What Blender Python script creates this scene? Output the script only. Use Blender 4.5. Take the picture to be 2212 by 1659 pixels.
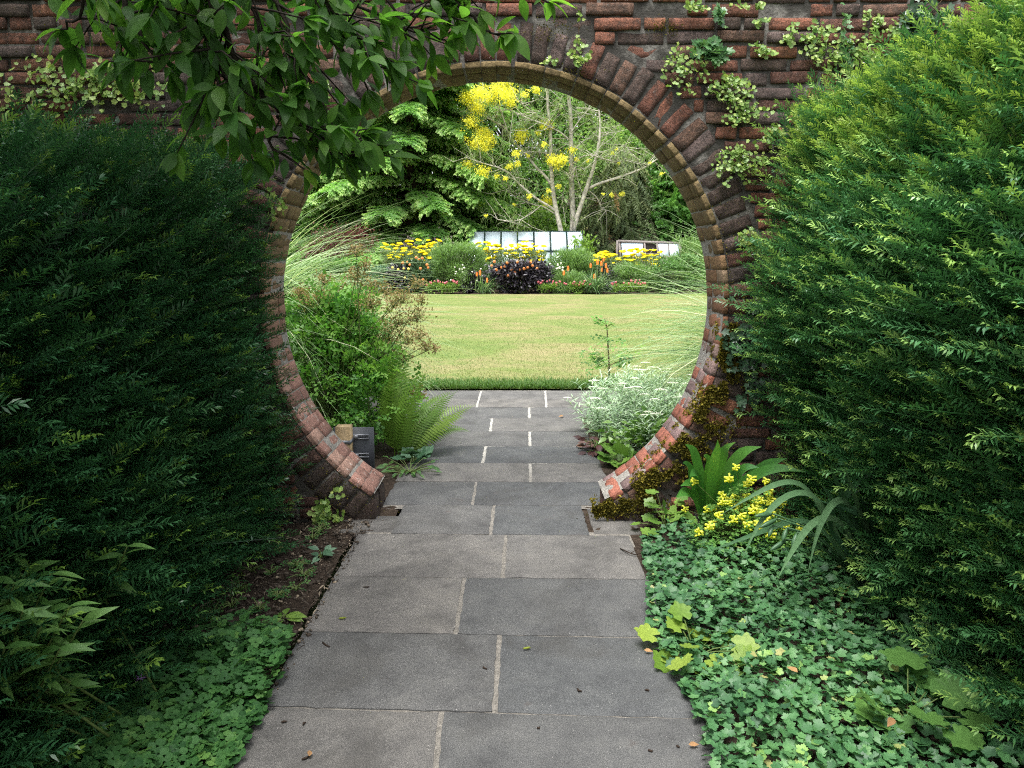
import bpy, math
import numpy as np
from mathutils import Vector

for _o in list(bpy.data.objects):
    bpy.data.objects.remove(_o)
SC = bpy.context.scene
COL = SC.collection

# ------------------------------------------------------------------ camera
F, HZ, H = 1650.0, 560.0, 1.4           # focal length and horizon on a 2212 px wide picture, eye height
PITCH = math.atan((829.5 - HZ) / F)
cam_d = bpy.data.cameras.new('camera')
cam = bpy.data.objects.new('camera', cam_d)
COL.objects.link(cam)
cam_d.sensor_width = 36.0
cam_d.lens = 36.0 * F / 2212.0
cam_d.clip_start = 0.05
cam_d.clip_end = 1000.0
cam.location = (0, 0, H)
cam.rotation_euler = (math.pi / 2 - PITCH, 0, 0)
SC.camera = cam

# ------------------------------------------------------------------ sky, sun, exposure
SUN_EL, SUN_AZ = math.radians(73), math.radians(-150)     # azimuth from +Y towards +X
world = bpy.data.worlds.new('World')
SC.world = world
world.use_nodes = True
wn = world.node_tree
sky = wn.nodes.new('ShaderNodeTexSky')
sky.sky_type = 'NISHITA'
sky.sun_disc = False
sky.sun_elevation = SUN_EL
sky.sun_rotation = SUN_AZ
sky.dust_density = 4.0
sky.ozone_density = 1.0
hs = wn.nodes.new('ShaderNodeHueSaturation')            # thin even cloud: paler than a clear sky
hs.inputs['Saturation'].default_value = 0.22
wn.links.new(sky.outputs[0], hs.inputs['Color'])
bg = wn.nodes['Background']
wn.links.new(hs.outputs[0], bg.inputs[0])
bg.inputs[1].default_value = 0.15
sd = bpy.data.lights.new('sun', 'SUN')
sd.energy = 1.5
sd.angle = math.radians(30)
sd.color = (1.0, 0.975, 0.93)
sun = bpy.data.objects.new('sun', sd)
COL.objects.link(sun)
sun_dir = Vector((math.sin(SUN_AZ) * math.cos(SUN_EL), math.cos(SUN_AZ) * math.cos(SUN_EL), math.sin(SUN_EL)))
sun.rotation_euler = sun_dir.to_track_quat('Z', 'Y').to_euler()
sun.location = sun_dir * 60
SC.view_settings.view_transform = 'Standard'
SC.view_settings.look = 'None'
SC.view_settings.exposure = 1.72
SC.view_settings.gamma = 1.0
SC.render.engine = 'CYCLES'
SC.cycles.use_denoising = False
SC.cycles.pixel_filter_type = 'BLACKMAN_HARRIS'
SC.cycles.filter_width = 1.1
SC.cycles.max_bounces = 8
SC.cycles.diffuse_bounces = 4
SC.cycles.glossy_bounces = 3
SC.cycles.transmission_bounces = 6
SC.cycles.sample_clamp_indirect = 6.0

# ------------------------------------------------------------------ helpers
def rg(s):
    return np.random.default_rng(s)

CP, SP = math.cos(PITCH), math.sin(PITCH)
def ray(px, py):
    x, y = (px - 1106) / F, (829.5 - py) / F
    return np.array([x, CP + y * SP, -SP + y * CP])
def at(px, py, Y):
    """world point at depth Y on the line of sight of a photo pixel (2212 wide)"""
    d = ray(px, py)
    return np.array([0, 0, H]) + d * (Y / d[1])
def gr(px, py, z=0.0):
    """world point on the level z on the line of sight of a photo pixel"""
    d = ray(px, py)
    return np.array([0, 0, H]) + d * ((z - H) / d[2])

def nrm(a):
    a = np.asarray(a, float)
    return a / np.maximum(np.linalg.norm(a, axis=-1, keepdims=True), 1e-9)

def vnoise(p, seed=0):
    """smooth value noise in -1..1, p (n,3)"""
    p = np.asarray(p, float)
    i = np.floor(p).astype(np.int64)
    f = p - i
    f = f * f * (3 - 2 * f)
    def h(a):
        n = (a[:, 0] * 374761393 + a[:, 1] * 668265263 + a[:, 2] * 2147483647 + seed * 974711) & 0xffffffff
        n = ((n ^ (n >> 13)) * 1274126177) & 0xffffffff
        n = (n ^ (n >> 16)) & 0xffff
        return n / 32767.5 - 1
    r = 0
    for dx in (0, 1):
        for dy in (0, 1):
            for dz in (0, 1):
                w = (f[:, 0] if dx else 1 - f[:, 0]) * (f[:, 1] if dy else 1 - f[:, 1]) * (f[:, 2] if dz else 1 - f[:, 2])
                r = r + w * h(i + np.array([dx, dy, dz]))
    return r

def strap(mb, P, w, rnd=.5, face=(.25, -.75, .6), pinch=.6, n=18):
    """long leaf through the points P with its face towards `face`"""
    P = np.asarray(P, float)
    t = np.linspace(0, 1, len(P)); tt = np.linspace(0, 1, n)
    C = np.stack([np.interp(tt, t, P[:, k]) for k in range(3)], 1)
    for _ in range(4): C[1:-1] = (C[:-2] + 2 * C[1:-1] + C[2:]) / 4
    T = nrm(np.gradient(C, axis=0)); sv = nrm(np.cross(T, face))
    pr = (w / 2 * np.minimum(1, pinch + tt * 2) * np.clip((1 - tt) * 3.5, .04, 1))[:, None]
    nm = np.cross(sv, T) * .15
    V = np.stack([C - sv * pr + nm * pr, C, C + sv * pr + nm * pr], 1).reshape(-1, 3)
    Q = []
    for i in range(n - 1):
        o = i * 3; Q += [[o, o + 1, o + 4, o + 3], [o + 1, o + 2, o + 5, o + 4]]
    mb.raw(V, Q, rnd, np.repeat(tt, 3))

class MB:
    """collects geometry and links it as ONE mesh object"""
    def __init__(s):
        s.v, s.q, s.t, s.r, s.tp, s.n = [], [], [], [], [], 0
    def raw(s, v, faces, rnd=0.5, tip=0.5):
        v = np.asarray(v, float).reshape(-1, 3)
        faces = np.asarray(faces, np.int64)
        k = len(v)
        s.v.append(v)
        (s.q if faces.shape[-1] == 4 else s.t).append(faces.reshape(-1, faces.shape[-1]) + s.n)
        s.r.append(np.broadcast_to(np.asarray(rnd, float), (k,)))
        s.tp.append(np.broadcast_to(np.asarray(tip, float), (k,)))
        s.n += k
        return s
    def inst(s, tm, pos, d, up, size, rnd, tipscale=None):
        """copies of template tm = (verts, faces, tip) with +Y along d and +Z near up"""
        tv, tf, tt = tm
        pos, d, up = np.atleast_2d(pos), nrm(np.atleast_2d(d)), np.atleast_2d(up)
        k = len(pos)
        d = np.broadcast_to(d, (k, 3)); up = np.broadcast_to(up, (k, 3))
        x = nrm(np.cross(d, up) + 1e-6)
        z = np.cross(x, d)
        M = np.stack([x, d, z], 2)
        size = np.asarray(size, float)
        if size.ndim == 2:
            M = M * size[:, None, :]
        else:
            M = M * np.broadcast_to(size, (k,))[:, None, None]
        V = np.einsum('kij,vj->kvi', M, tv) + pos[:, None, :]
        nv = len(tv)
        Fc = (tf[None] + (np.arange(k) * nv)[:, None, None]).reshape(-1, tf.shape[1])
        tip = np.broadcast_to(tt, (k, nv))
        if tipscale is not None:
            tip = tip * np.asarray(tipscale)[:, None]
        s.raw(V.reshape(-1, 3), Fc, np.repeat(np.broadcast_to(rnd, (k,)), nv), tip.reshape(-1))
        return s
    def tube(s, pts, rad, k=6, rnd=0.5, tip=0.5, cap=True):
        pts = np.asarray(pts, float)
        n = len(pts)
        rad = np.broadcast_to(np.asarray(rad, float), (n,))
        tg = nrm(np.gradient(pts, axis=0))
        ref = np.array([0, 0, 1.0]) if abs(tg[:, 2]).mean() < .85 else np.array([0, 1.0, 0])
        a = nrm(np.cross(tg, ref)); b = np.cross(tg, a)
        th = np.arange(k) * 2 * np.pi / k
        V = pts[:, None] + rad[:, None, None] * (np.cos(th)[None, :, None] * a[:, None] + np.sin(th)[None, :, None] * b[:, None])
        i = np.arange(n - 1)[:, None] * k; j = np.arange(k)[None]; j2 = (j + 1) % k
        Q = np.stack([i + j, i + j2, i + k + j2, i + k + j], -1).reshape(-1, 4)
        if np.ndim(tip):
            tip = np.repeat(tip, k)
        s.raw(V.reshape(-1, 3), Q, rnd, tip)
        if cap:
            for ring, fl in ((0, 1), (n - 1, 0)):
                o = ring * k
                c = np.array([[o + 0, o + jj, o + jj + 1] for jj in range(1, k - 1)])
                if fl: c = c[:, ::-1]
                s.t.append(c + s.n - n * k)
        return s
    def box(s, c, size, rot=None, rnd=0.5):
        c, h = np.asarray(c, float), np.asarray(size, float) / 2
        v = np.array([[x, y, z] for x in (-1, 1) for y in (-1, 1) for z in (-1, 1)]) * h
        if rot is not None: v = v @ np.asarray(rot).T
        q = [[0, 1, 3, 2], [4, 6, 7, 5], [0, 4, 5, 1], [2, 3, 7, 6], [0, 2, 6, 4], [1, 5, 7, 3]]
        return s.raw(v + c, q, rnd)
    def blades(s, base, az, el, L, droop, w, seg=6, rnd=0.5, twist=0.0, fold=0.0, pw=1.3, wbase=.55):
        """arching ribbons"""
        base = np.atleast_2d(base); k = len(base)
        az, el, L, droop, w, rnd = [np.broadcast_to(np.asarray(q, float), (k,)) for q in (az, el, L, droop, w, rnd)]
        t = np.linspace(0, 1, seg + 1)
        e = el[:, None] - droop[:, None] * t[None] ** pw
        dirs = np.stack([np.cos(e) * np.cos(az)[:, None], np.cos(e) * np.sin(az)[:, None], np.sin(e)], -1)
        step = L[:, None, None] / seg
        mid = (dirs[:, 1:] + dirs[:, :-1]) / 2 * step
        P = np.concatenate([np.zeros((k, 1, 3)), np.cumsum(mid, 1)], 1) + base[:, None]
        side = np.stack([-np.sin(az), np.cos(az), 0 * az], -1)[:, None]
        upv = np.cross(dirs, np.broadcast_to(side, dirs.shape))
        tw = np.broadcast_to(np.asarray(twist, float), (k,))[:, None, None] * t[None, :, None]
        sv = side * np.cos(tw) + upv * np.sin(tw)
        prof = np.minimum(1, wbase + t * 1.8) * np.clip((1 - t) * 2.2, 0.03, 1)
        W = (w[:, None] * prof[None] / 2)[..., None]
        V = np.stack([P - sv * W, P + sv * W], 2).reshape(k, -1, 3)
        j = np.arange(seg) * 2
        Q = np.stack([j, j + 1, j + 3, j + 2], -1)
        nv = 2 * (seg + 1)
        Fc = (Q[None] + (np.arange(k) * nv)[:, None, None]).reshape(-1, 4)
        s.raw(V.reshape(-1, 3), Fc, np.repeat(rnd, nv), np.tile(np.repeat(t, 2), k))
        return s
    def build(s, name, mat, parent=None, smooth=False, col=None):
        me = bpy.data.meshes.new(name)
        v = np.concatenate(s.v)
        q = np.concatenate(s.q) if s.q else np.zeros((0, 4), np.int64)
        t = np.concatenate(s.t) if s.t else np.zeros((0, 3), np.int64)
        me.vertices.add(len(v)); me.vertices.foreach_set('co', v.astype(np.float32).ravel())
        nl = q.size + t.size
        me.loops.add(nl)
        me.loops.foreach_set('vertex_index', np.concatenate([q.ravel(), t.ravel()]).astype(np.int32))
        me.polygons.add(len(q) + len(t))
        st = np.concatenate([np.arange(len(q)) * 4, q.size + np.arange(len(t)) * 3])
        me.polygons.foreach_set('loop_start', st.astype(np.int32))
        if smooth:
            me.polygons.foreach_set('use_smooth', np.ones(len(st), bool))
        me.update(calc_edges=True)
        me.attributes.new('rnd', 'FLOAT', 'POINT').data.foreach_set('value', np.concatenate(s.r).astype(np.float32))
        me.attributes.new('tip', 'FLOAT', 'POINT').data.foreach_set('value', np.concatenate(s.tp).astype(np.float32))
        if col is not None:
            me.attributes.new('col', 'FLOAT_COLOR', 'POINT').data.foreach_set('color', np.c_[col, np.ones(len(col))].astype(np.float32).ravel())
        me.materials.append(mat)
        o = bpy.data.objects.new(name, me)
        COL.objects.link(o)
        if parent is not None:
            o.parent = parent
            o.location = -np.asarray(parent.location) if parent.type == 'EMPTY' and not parent.parent else (0, 0, 0)
        return o

def tag(o, label, cat, group=None, kind=None):
    if kind: o['kind'] = kind
    o['label'] = label; o['category'] = cat
    if group: o['group'] = group
    return o
def thing(name, label, cat, loc=(0, 0, 0), group=None):
    o = bpy.data.objects.new(name, None)
    o.empty_display_size = .1
    COL.objects.link(o); o.location = tuple(float(q) for q in loc)
    return tag(o, label, cat, group)
def structure(o, kind='structure'):
    o['kind'] = kind
    return o
def copy_part(o, parent, loc, rz=0.0, sc=1.0, tilt=None):
    c = o.copy(); COL.objects.link(c); c.parent = parent
    c.location = np.asarray(loc) - np.asarray(parent.location)
    c.rotation_euler = tilt if tilt is not None else (0, 0, rz); c.scale = (sc, sc, sc)
    return c

# ------------------------------------------------------------------ leaf shapes: +Y along the leaf, +Z its face
def t_leaf(w=.4, seg=4, fold=.12, curl=.25, a=.8, b=1.0, wave=0.0):
    t = np.linspace(0, 1, seg + 1)
    p = w / 2 * np.sin(np.pi * np.clip(t, .02, .985) ** a) ** b
    v = []
    for i, tt in enumerate(t):
        z = -curl * tt * tt
        wv = wave * (1 if i % 2 else -1)
        v += [[-p[i], tt, z + fold * p[i] * 2 + wv], [0, tt, z], [p[i], tt, z + fold * p[i] * 2 + wv]]
    q = []
    for i in range(seg):
        o = i * 3
        q += [[o, o + 1, o + 4, o + 3], [o + 1, o + 2, o + 5, o + 4]]
    return np.array(v, float), np.array(q), np.repeat(t, 3)
def t_disc(rf, n=20, cup=.15, cy=.45):
    """lobed leaf: outline radius rf(angle), angle 0 at the tip, stalk at the origin"""
    th = np.linspace(-np.pi, np.pi, n, endpoint=False)
    r = np.array([rf(x) for x in th])
    v = [[0, cy, -.03]] + [[r[i] * np.sin(th[i]), cy + r[i] * np.cos(th[i]), cup * r[i] ** 2 * (1 if i % 2 else .5)] for i in range(n)]
    f = [[0, 1 + i, 1 + (i + 1) % n] for i in range(n)]
    v = np.array(v)
    return v, np.array(f)[:, ::-1], np.r_[0, np.ones(n)]
def merge_t(parts):
    V, Fq, T, o = [], [], [], 0
    for v, f, t in parts:
        V.append(v); Fq.append(f + o); T.append(t); o += len(v)
    return np.concatenate(V), np.concatenate(Fq), np.concatenate(T)
def xf(tm, s=1.0, rz=0.0, off=(0, 0, 0), rx=0.0):
    v, f, t = tm
    c, n = math.cos(rx), math.sin(rx)
    v = v * s
    v = np.stack([v[:, 0], v[:, 1] * c - v[:, 2] * n, v[:, 1] * n + v[:, 2] * c], 1)
    c, n = math.cos(rz), math.sin(rz)
    v = np.stack([v[:, 0] * c - v[:, 1] * n, v[:, 0] * n + v[:, 1] * c, v[:, 2]], 1)
    return v + np.array(off), f, t

def ang_lobes(cs, ws, base):
    def rf(x):
        return base + max(l * math.exp(-(((x - c + np.pi) % (2 * np.pi) - np.pi) / w) ** 2) for (c, l), w in zip(cs, ws))
    return rf
T_OVAL = t_leaf(.5, 4, .14, .22, .75)
T_LANCE = t_leaf(.22, 5, .1, .3, .8)
T_LANCEW = t_leaf(.3, 5, .12, .35, .7)
T_SMALL = t_leaf(.6, 2, .1, .15, .8)
T_NARROW = t_leaf(.16, 3, .08, .35, .7)
T_MAG = t_leaf(.46, 7, .11, .28, .92, .85)
T_IVY = t_disc(ang_lobes([(0, .36), (1.05, .25), (-1.05, .25), (2.1, .15), (-2.1, .15)], [.36, .34, .34, .4, .4], .24), 24, .15, .42)
T_ROUND5 = t_disc(ang_lobes([(0, .2), (1.1, .18), (-1.1, .18), (2.15, .18), (-2.15, .18)], [.5] * 5, .33), 20, .25, .42)
T_SCALLOP = t_disc(lambda x: (.46 + .05 * math.cos(x * 9) + .05 * math.cos(x * 5)) * (1 - .45 * math.exp(-((abs(x) - math.pi) / .28) ** 2)), 36, .25, .4)
T_WALD = t_disc(lambda x: (.40 + .075 * math.cos(5 * x) * math.exp(-(x / 2.2) ** 2) + .03 * math.cos(15 * x)) * (1 - .5 * math.exp(-((abs(x) - math.pi) / .35) ** 2)), 30, .35, .36)
T_CLOVER = merge_t([xf(t_disc(lambda x: .46 * (1 - .28 * math.exp(-(x / .4) ** 2)) * (1 - .25 * math.exp(-((abs(x) - math.pi) / .8) ** 2)), 14, .2, .45), .62, a, (0, .05, 0), rx) for a, rx in ((0, .1), (2.1, -.08), (-2.1, .0))])
T_TRI = merge_t([xf(t_disc(lambda x: (.36 + .1 * math.cos(3 * x)) * (.8 + .2 * math.cos(x)), 12, .12, .4), .55, a, (0.0, .22 if a == 0 else .05, 0), .0) for a in (0, 1.2, -1.2)])

def t_shoot(n=20, seed=0, nl=.175, w=.0145, flat=.3):
    r = rg(seed)
    V, Fq, T = [], [], []
    def quad(a, b, c, d, tt):
        o = len(V); V.extend([a, b, c, d]); Fq.append([o, o + 1, o + 2, o + 3]); T.extend(tt)
    for i in range(n):
        t = .06 + .94 * i / (n - 1)
        for sgn in (-1, 1):
            ang = math.radians(62 - 34 * t ** 3 + r.normal(0, 8))
            l = nl * (1 - .45 * max(0, (t - .7) / .3)) * r.uniform(.8, 1.1)
            z = r.normal(.12, flat)
            d = nrm(np.array([sgn * math.sin(ang), math.cos(ang), z]))
            s = nrm(np.cross(d, [0, 0, 1.0])) * w
            b = np.array([0, t + r.normal(0, .008), 0])
            mid = b + d * l * .55 + np.array([0, 0, .015])
            e = b + d * l + np.array([0, 0, -.01])
            quad(b, mid + s, e, mid - s, [t, t, min(1, t + .06), t])
    for k in range(2):
        x = .008
        a = np.array([x, 0, 0]) if k == 0 else np.array([0, 0, x])
        quad(-a, a, a * .4 + [0, 1, 0], -a * .4 + [0, 1, 0], [0, 0, 1, 1])
    return np.array(V, float), np.array(Fq), np.array(T, float)
SHOOTS = [t_shoot(20, s) for s in range(4)]
def t_spray(n=11, seed=0, droop=.35, lw=.072, ll=.22):
    """a bough tip: rows of leaf tufts hanging off a stem"""
    r = rg(seed + 50)
    V, Fq, T = [], [], []
    for i in range(n):
        t = .05 + .95 * i / (n - 1)
        y, z = t, -droop * t * t
        for sgn in (-1, 1, 0):
            if sgn == 0 and r.random() < .4: continue
            a = math.radians(r.uniform(25, 75))
            d = nrm(np.array([sgn * math.sin(a), math.cos(a), r.uniform(-.75, .15)]))
            sd_ = nrm(np.cross(d, nrm(np.array([r.normal(0, .5), r.normal(0, .3), 1.0])))) * lw * r.uniform(.7, 1.3)
            l = ll * r.uniform(.6, 1.2) * (1.1 - .5 * t)
            b = np.array([0, y, z]); m = b + d * l * .5; e = b + d * l + np.array([0, 0, -.06])
            o = len(V)
            V += [b, m + sd_, e, m - sd_]; Fq.append([o, o + 1, o + 2, o + 3]); T += [t * .8, t, t, t]
    return np.array(V, float), np.array(Fq), np.array(T, float)
SPRAYS = [t_spray(11, s) for s in range(4)]
HANGS = [t_spray(12, 10 + s, .1, .028, .2) for s in range(3)]

# ------------------------------------------------------------------ materials
def newmat(name):
    m = bpy.data.materials.new(name); m.use_nodes = True
    nt = m.node_tree
    return m, nt, nt.nodes['Principled BSDF'], nt.nodes['Material Output']
def nd(nt, typ, **kw):
    n = nt.nodes.new('ShaderNode' + typ)
    for k, v in kw.items():
        if k.startswith('i_'):
            n.inputs[k[2:].replace('_', ' ')].default_value = v
        else:
            setattr(n, k, v)
    return n
def ramp(nt, fac, stops, interp='LINEAR'):
    r = nt.nodes.new('ShaderNodeValToRGB')
    r.color_ramp.interpolation = interp
    e = r.color_ramp.elements
    while len(e) < len(stops): e.new(.5)
    for el, (p, c) in zip(e, stops):
        el.position = p; el.color = (*c, 1) if len(c) == 3 else c
    nt.links.new(fac, r.inputs[0])
    return r.outputs[0]
def mixc(nt, fac, a, b, mode='MIX'):
    m = nt.nodes.new('ShaderNodeMix'); m.data_type = 'RGBA'; m.blend_type = mode
    for sock, val in ((m.inputs[0], fac), (m.inputs[6], a), (m.inputs[7], b)):
        if hasattr(val, 'links'): nt.links.new(val, sock)
        elif isinstance(val, (int, float)): sock.default_value = val
        else: sock.default_value = (*val, 1)
    return m.outputs[2]
def objco(nt, scale=(1, 1, 1)):
    tc = nt.nodes.new('ShaderNodeTexCoord'); mp = nt.nodes.new('ShaderNodeMapping')
    nt.links.new(tc.outputs['Object'], mp.inputs[0]); mp.inputs['Scale'].default_value = scale
    return mp.outputs[0]
def noise(nt, co, scale, detail=4, rough=.55, dist=0.0):
    n = nd(nt, 'TexNoise', i_Scale=scale, i_Detail=detail, i_Roughness=rough, i_Distortion=dist)
    nt.links.new(co, n.inputs['Vector'])
    return n.outputs[0]
def bump(nt, bsdf, h, strength=.5, dist=.01):
    b = nd(nt, 'Bump', i_Strength=strength, i_Distance=dist)
    nt.links.new(h, b.inputs['Height']); nt.links.new(b.outputs[0], bsdf.inputs['Normal'])

def leafmat(name, stops, tip=None, tips=(.7, 1.0), trans=.3, rough=.45, spec=.35, tboost=1.5, vein=None):
    m, nt, b, out = newmat(name)
    at_ = nd(nt, 'Attribute', attribute_name='rnd'); tp = nd(nt, 'Attribute', attribute_name='tip')
    c = ramp(nt, at_.outputs['Fac'], stops)
    if tip is not None:
        mr = nd(nt, 'MapRange', i_From_Min=tips[0], i_From_Max=tips[1])
        nt.links.new(tp.outputs['Fac'], mr.inputs['Value'])
        c = mixc(nt, mr.outputs[0], c, tip)
    if vein is not None:
        c = mixc(nt, ramp(nt, tp.outputs['Fac'], [(0, (1, 1, 1)), (.5, (0, 0, 0))]), c, vein)
    co = objco(nt)
    c = mixc(nt, .45, c, ramp(nt, noise(nt, co, 90, 2), [(.3, (.55, .6, .45)), (.7, (1.25, 1.2, 1.1))]), 'MULTIPLY')
    nt.links.new(c, b.inputs['Base Color'])
    b.inputs['Roughness'].default_value = rough
    b.inputs['Specular IOR Level'].default_value = spec
    tr = nd(nt, 'BsdfTranslucent')
    tc_ = mixc(nt, 1.0, c, (tboost * .92, tboost * 1.0, tboost * .6), 'MULTIPLY')
    nt.links.new(tc_, tr.inputs[0])
    ms = nd(nt, 'MixShader'); ms.inputs[0].default_value = trans
    nt.links.new(b.outputs[0], ms.inputs[1]); nt.links.new(tr.outputs[0], ms.inputs[2])
    nt.links.new(ms.outputs[0], out.inputs[0])
    return m
def plain(name, colr, rough=.6, spec=.4, metal=0.0, nsc=None, var=.25, bmp=0.0):
    m, nt, b, out = newmat(name)
    b.inputs['Roughness'].default_value = rough
    b.inputs['Specular IOR Level'].default_value = spec
    b.inputs['Metallic'].default_value = metal
    if nsc:
        n = noise(nt, objco(nt), nsc, 5)
        lo = tuple(q * (1 - var) for q in colr); hi = tuple(min(1, q * (1 + var)) for q in colr)
        nt.links.new(ramp(nt, n, [(.3, lo), (.7, hi)]), b.inputs['Base Color'])
        if bmp: bump(nt, b, n, bmp, .01)
    else:
        b.inputs['Base Color'].default_value = (*colr, 1)
    return m

M = {}
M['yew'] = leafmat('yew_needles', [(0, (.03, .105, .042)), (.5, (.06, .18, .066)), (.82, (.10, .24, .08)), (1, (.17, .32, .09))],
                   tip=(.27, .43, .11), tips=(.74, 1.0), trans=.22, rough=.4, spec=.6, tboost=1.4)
M['yew_shaded'] = leafmat('shaded_yew_needles', [(0, (.014, .055, .024)), (.5, (.028, .095, .038)), (.82, (.048, .13, .045)), (1, (.11, .2, .045))],  # darker copy of the yew: the left hedge's shade put into the colour
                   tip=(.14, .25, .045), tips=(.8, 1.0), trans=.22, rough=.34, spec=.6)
M['yew_top'] = leafmat('yew_new_growth', [(0, (.06, .17, .045)), (.5, (.13, .27, .06)), (1, (.25, .38, .09))],
                       tip=(.33, .45, .10), tips=(.6, 1.0), trans=.35, rough=.4)
M['yew_core'] = plain('yew_inner_shade', (.016, .014, .009), .9, .1, 0, 30, .5)
M['mag'] = leafmat('magnolia_leaf', [(0, (.03, .085, .018)), (.45, (.055, .135, .022)), (.8, (.09, .19, .028)), (1, (.14, .25, .035))], trans=.55, rough=.5, spec=.25, tboost=2.0)
M['bark_dark'] = plain('dark_bark', (.022, .017, .013), .85, .2, 0, 60, .5, .6)
M['bark'] = plain('brown_bark', (.06, .045, .034), .9, .2, 0, 12, .5, .6)
M['bark_pale'] = plain('pale_lichened_bark', (.42, .39, .33), .9, .2, 0, 9, .55, .5)
M['toad'] = leafmat('toadflax_leaf', [(0, (.10, .2, .05)), (.5, (.19, .31, .075)), (1, (.34, .42, .11))], trans=.3)
M['toad_flower'] = leafmat('toadflax_flower', [(0, (.6, .5, .65)), (1, (.75, .7, .78))], trans=.3)
M['ivy'] = leafmat('ivy_leaf', [(0, (.045, .12, .05)), (.6, (.09, .21, .08)), (1, (.16, .3, .10))], trans=.22, rough=.35, spec=.5, vein=(.12, .18, .09))
M['ivy_dark'] = leafmat('dark_ivy_leaf', [(0, (.025, .06, .035)), (1, (.06, .12, .065))], trans=.1, rough=.3, spec=.5, vein=(.08, .12, .08))
M['moss'] = leafmat('moss', [(0, (.035, .035, .008)), (.5, (.10, .09, .016)), (1, (.26, .21, .035))], trans=.2, rough=.9, spec=.1)
M['stem'] = plain('green_stem', (.09, .13, .035), .6, .3)
M['stem_brown'] = plain('brown_stem', (.10, .06, .035), .7, .2)
M['wald'] = leafmat('groundcover_leaf', [(0, (.025, .08, .035)), (.5, (.06, .165, .062)), (.8, (.11, .245, .09)), (.93, (.2, .34, .085)), (1, (.3, .3, .12))], trans=.22, rough=.5, spec=.4)
M['clover'] = leafmat('clover_leaf', [(0, (.025, .085, .026)), (.6, (.055, .155, .042)), (1, (.12, .25, .06))], trans=.3, rough=.6, spec=.25)
M['lime'] = leafmat('lime_green_leaf', [(0, (.12, .22, .03)), (1, (.27, .36, .06))], trans=.35, rough=.5)
M['tellima'] = leafmat('scalloped_leaf', [(0, (.06, .15, .03)), (1, (.16, .27, .05))], trans=.3)
M['heuchera'] = leafmat('broad_dark_leaf', [(0, (.05, .13, .035)), (1, (.11, .23, .055))], trans=.3)
M['cory'] = leafmat('corydalis_leaf', [(0, (.09, .22, .055)), (1, (.2, .38, .09))], trans=.38)
M['cory_fl'] = leafmat('corydalis_flower', [(0, (.86, .82, .10)), (1, (.93, .92, .22))], trans=.4)
M['hart'] = leafmat('harts_tongue_frond', [(0, (.04, .15, .03)), (1, (.10, .26, .045))], trans=.3, rough=.35, spec=.5)
M['iris'] = leafmat('iris_blade', [(0, (.024, .07, .035)), (.5, (.055, .125, .06)), (1, (.12, .22, .11))], trans=.15, rough=.4)
M['alst'] = leafmat('lance_leaf', [(0, (.05, .14, .035)), (1, (.14, .27, .07))], trans=.3, rough=.5)
M['thal'] = leafmat('meadow_rue_leaf', [(0, (.055, .16, .045)), (.5, (.10, .26, .05)), (1, (.22, .4, .07))], trans=.42, rough=.5)
M['seed'] = leafmat('brown_seed_head', [(0, (.19, .18, .06)), (.5, (.28, .22, .10)), (1, (.36, .25, .16))], trans=.3, rough=.8, spec=.1)
M['fern'] = leafmat('fern_frond', [(0, (.07, .17, .025)), (1, (.21, .33, .05))], trans=.4)
M['berg'] = leafmat('bergenia_leaf', [(0, (.06, .17, .035)), (1, (.18, .31, .06))], trans=.25, rough=.35, spec=.5)
M['bluegreen'] = leafmat('blue_green_leaf', [(0, (.05, .12, .07)), (1, (.12, .22, .14))], trans=.2, rough=.45)
M['ajuga'] = leafmat('purple_leaf', [(0, (.035, .018, .022)), (.6, (.09, .04, .04)), (1, (.17, .10, .07))], trans=.2, rough=.35)
M['silver'] = leafmat('silver_leaf', [(0, (.22, .34, .22)), (.6, (.36, .48, .34)), (1, (.55, .63, .5))], trans=.25, rough=.8, spec=.1)
M['white_fl'] = leafmat('white_flower', [(0, (.75, .73, .68)), (1, (.85, .84, .8))], trans=.2, rough=.8)
M['misc'] = leafmat('silvery_grass_blade', [(0, (.13, .23, .10)), (.5, (.26, .38, .18)), (.85, (.42, .52, .32)), (1, (.62, .62, .45))], trans=.3, rough=.6)
M['dark_misc'] = leafmat('green_grass_blade', [(0, (.06, .14, .06)), (.6, (.16, .27, .12)), (1, (.4, .48, .3))], trans=.3, rough=.6)
M['grass'] = leafmat('lawn_blade', [(0, (.045, .12, .02)), (.5, (.09, .16, .028)), (1, (.2, .2, .07))], trans=.3, rough=.6)
M['achil_leaf'] = leafmat('yarrow_leaf', [(0, (.10, .17, .07)), (1, (.22, .30, .14))], trans=.3)
M['yellow'] = leafmat('yellow_flower', [(0, (.9, .74, .01)), (1, (.95, .82, .02))], trans=.15, rough=.8, spec=.1)
M['orange'] = leafmat('orange_petal', [(0, (.75, .17, .06)), (.5, (.85, .33, .1)), (1, (.9, .55, .2))], trans=.25)
M['pale_yellow'] = leafmat('pale_yellow_petal', [(0, (.85, .68, .12)), (1, (.9, .8, .25))], trans=.25)
M['poker'] = leafmat('poker_flower', [(0, (.8, .12, .02)), (1, (.9, .4, .06))], trans=.2)
M['pink'] = leafmat('pink_petal', [(0, (.55, .09, .13)), (1, (.75, .25, .32))], trans=.25)
M['dahlia_dark'] = leafmat('black_purple_leaf', [(0, (.012, .011, .016)), (.6, (.028, .024, .034)), (1, (.07, .06, .075))], trans=.08, rough=.35, spec=.5)
M['dahlia_green'] = leafmat('dahlia_leaf', [(0, (.02, .05, .025)), (1, (.06, .12, .05))], trans=.2)
M['feather'] = leafmat('feathery_leaf', [(0, (.08, .16, .045)), (.6, (.14, .25, .07)), (1, (.22, .34, .11))], trans=.35)
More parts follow.
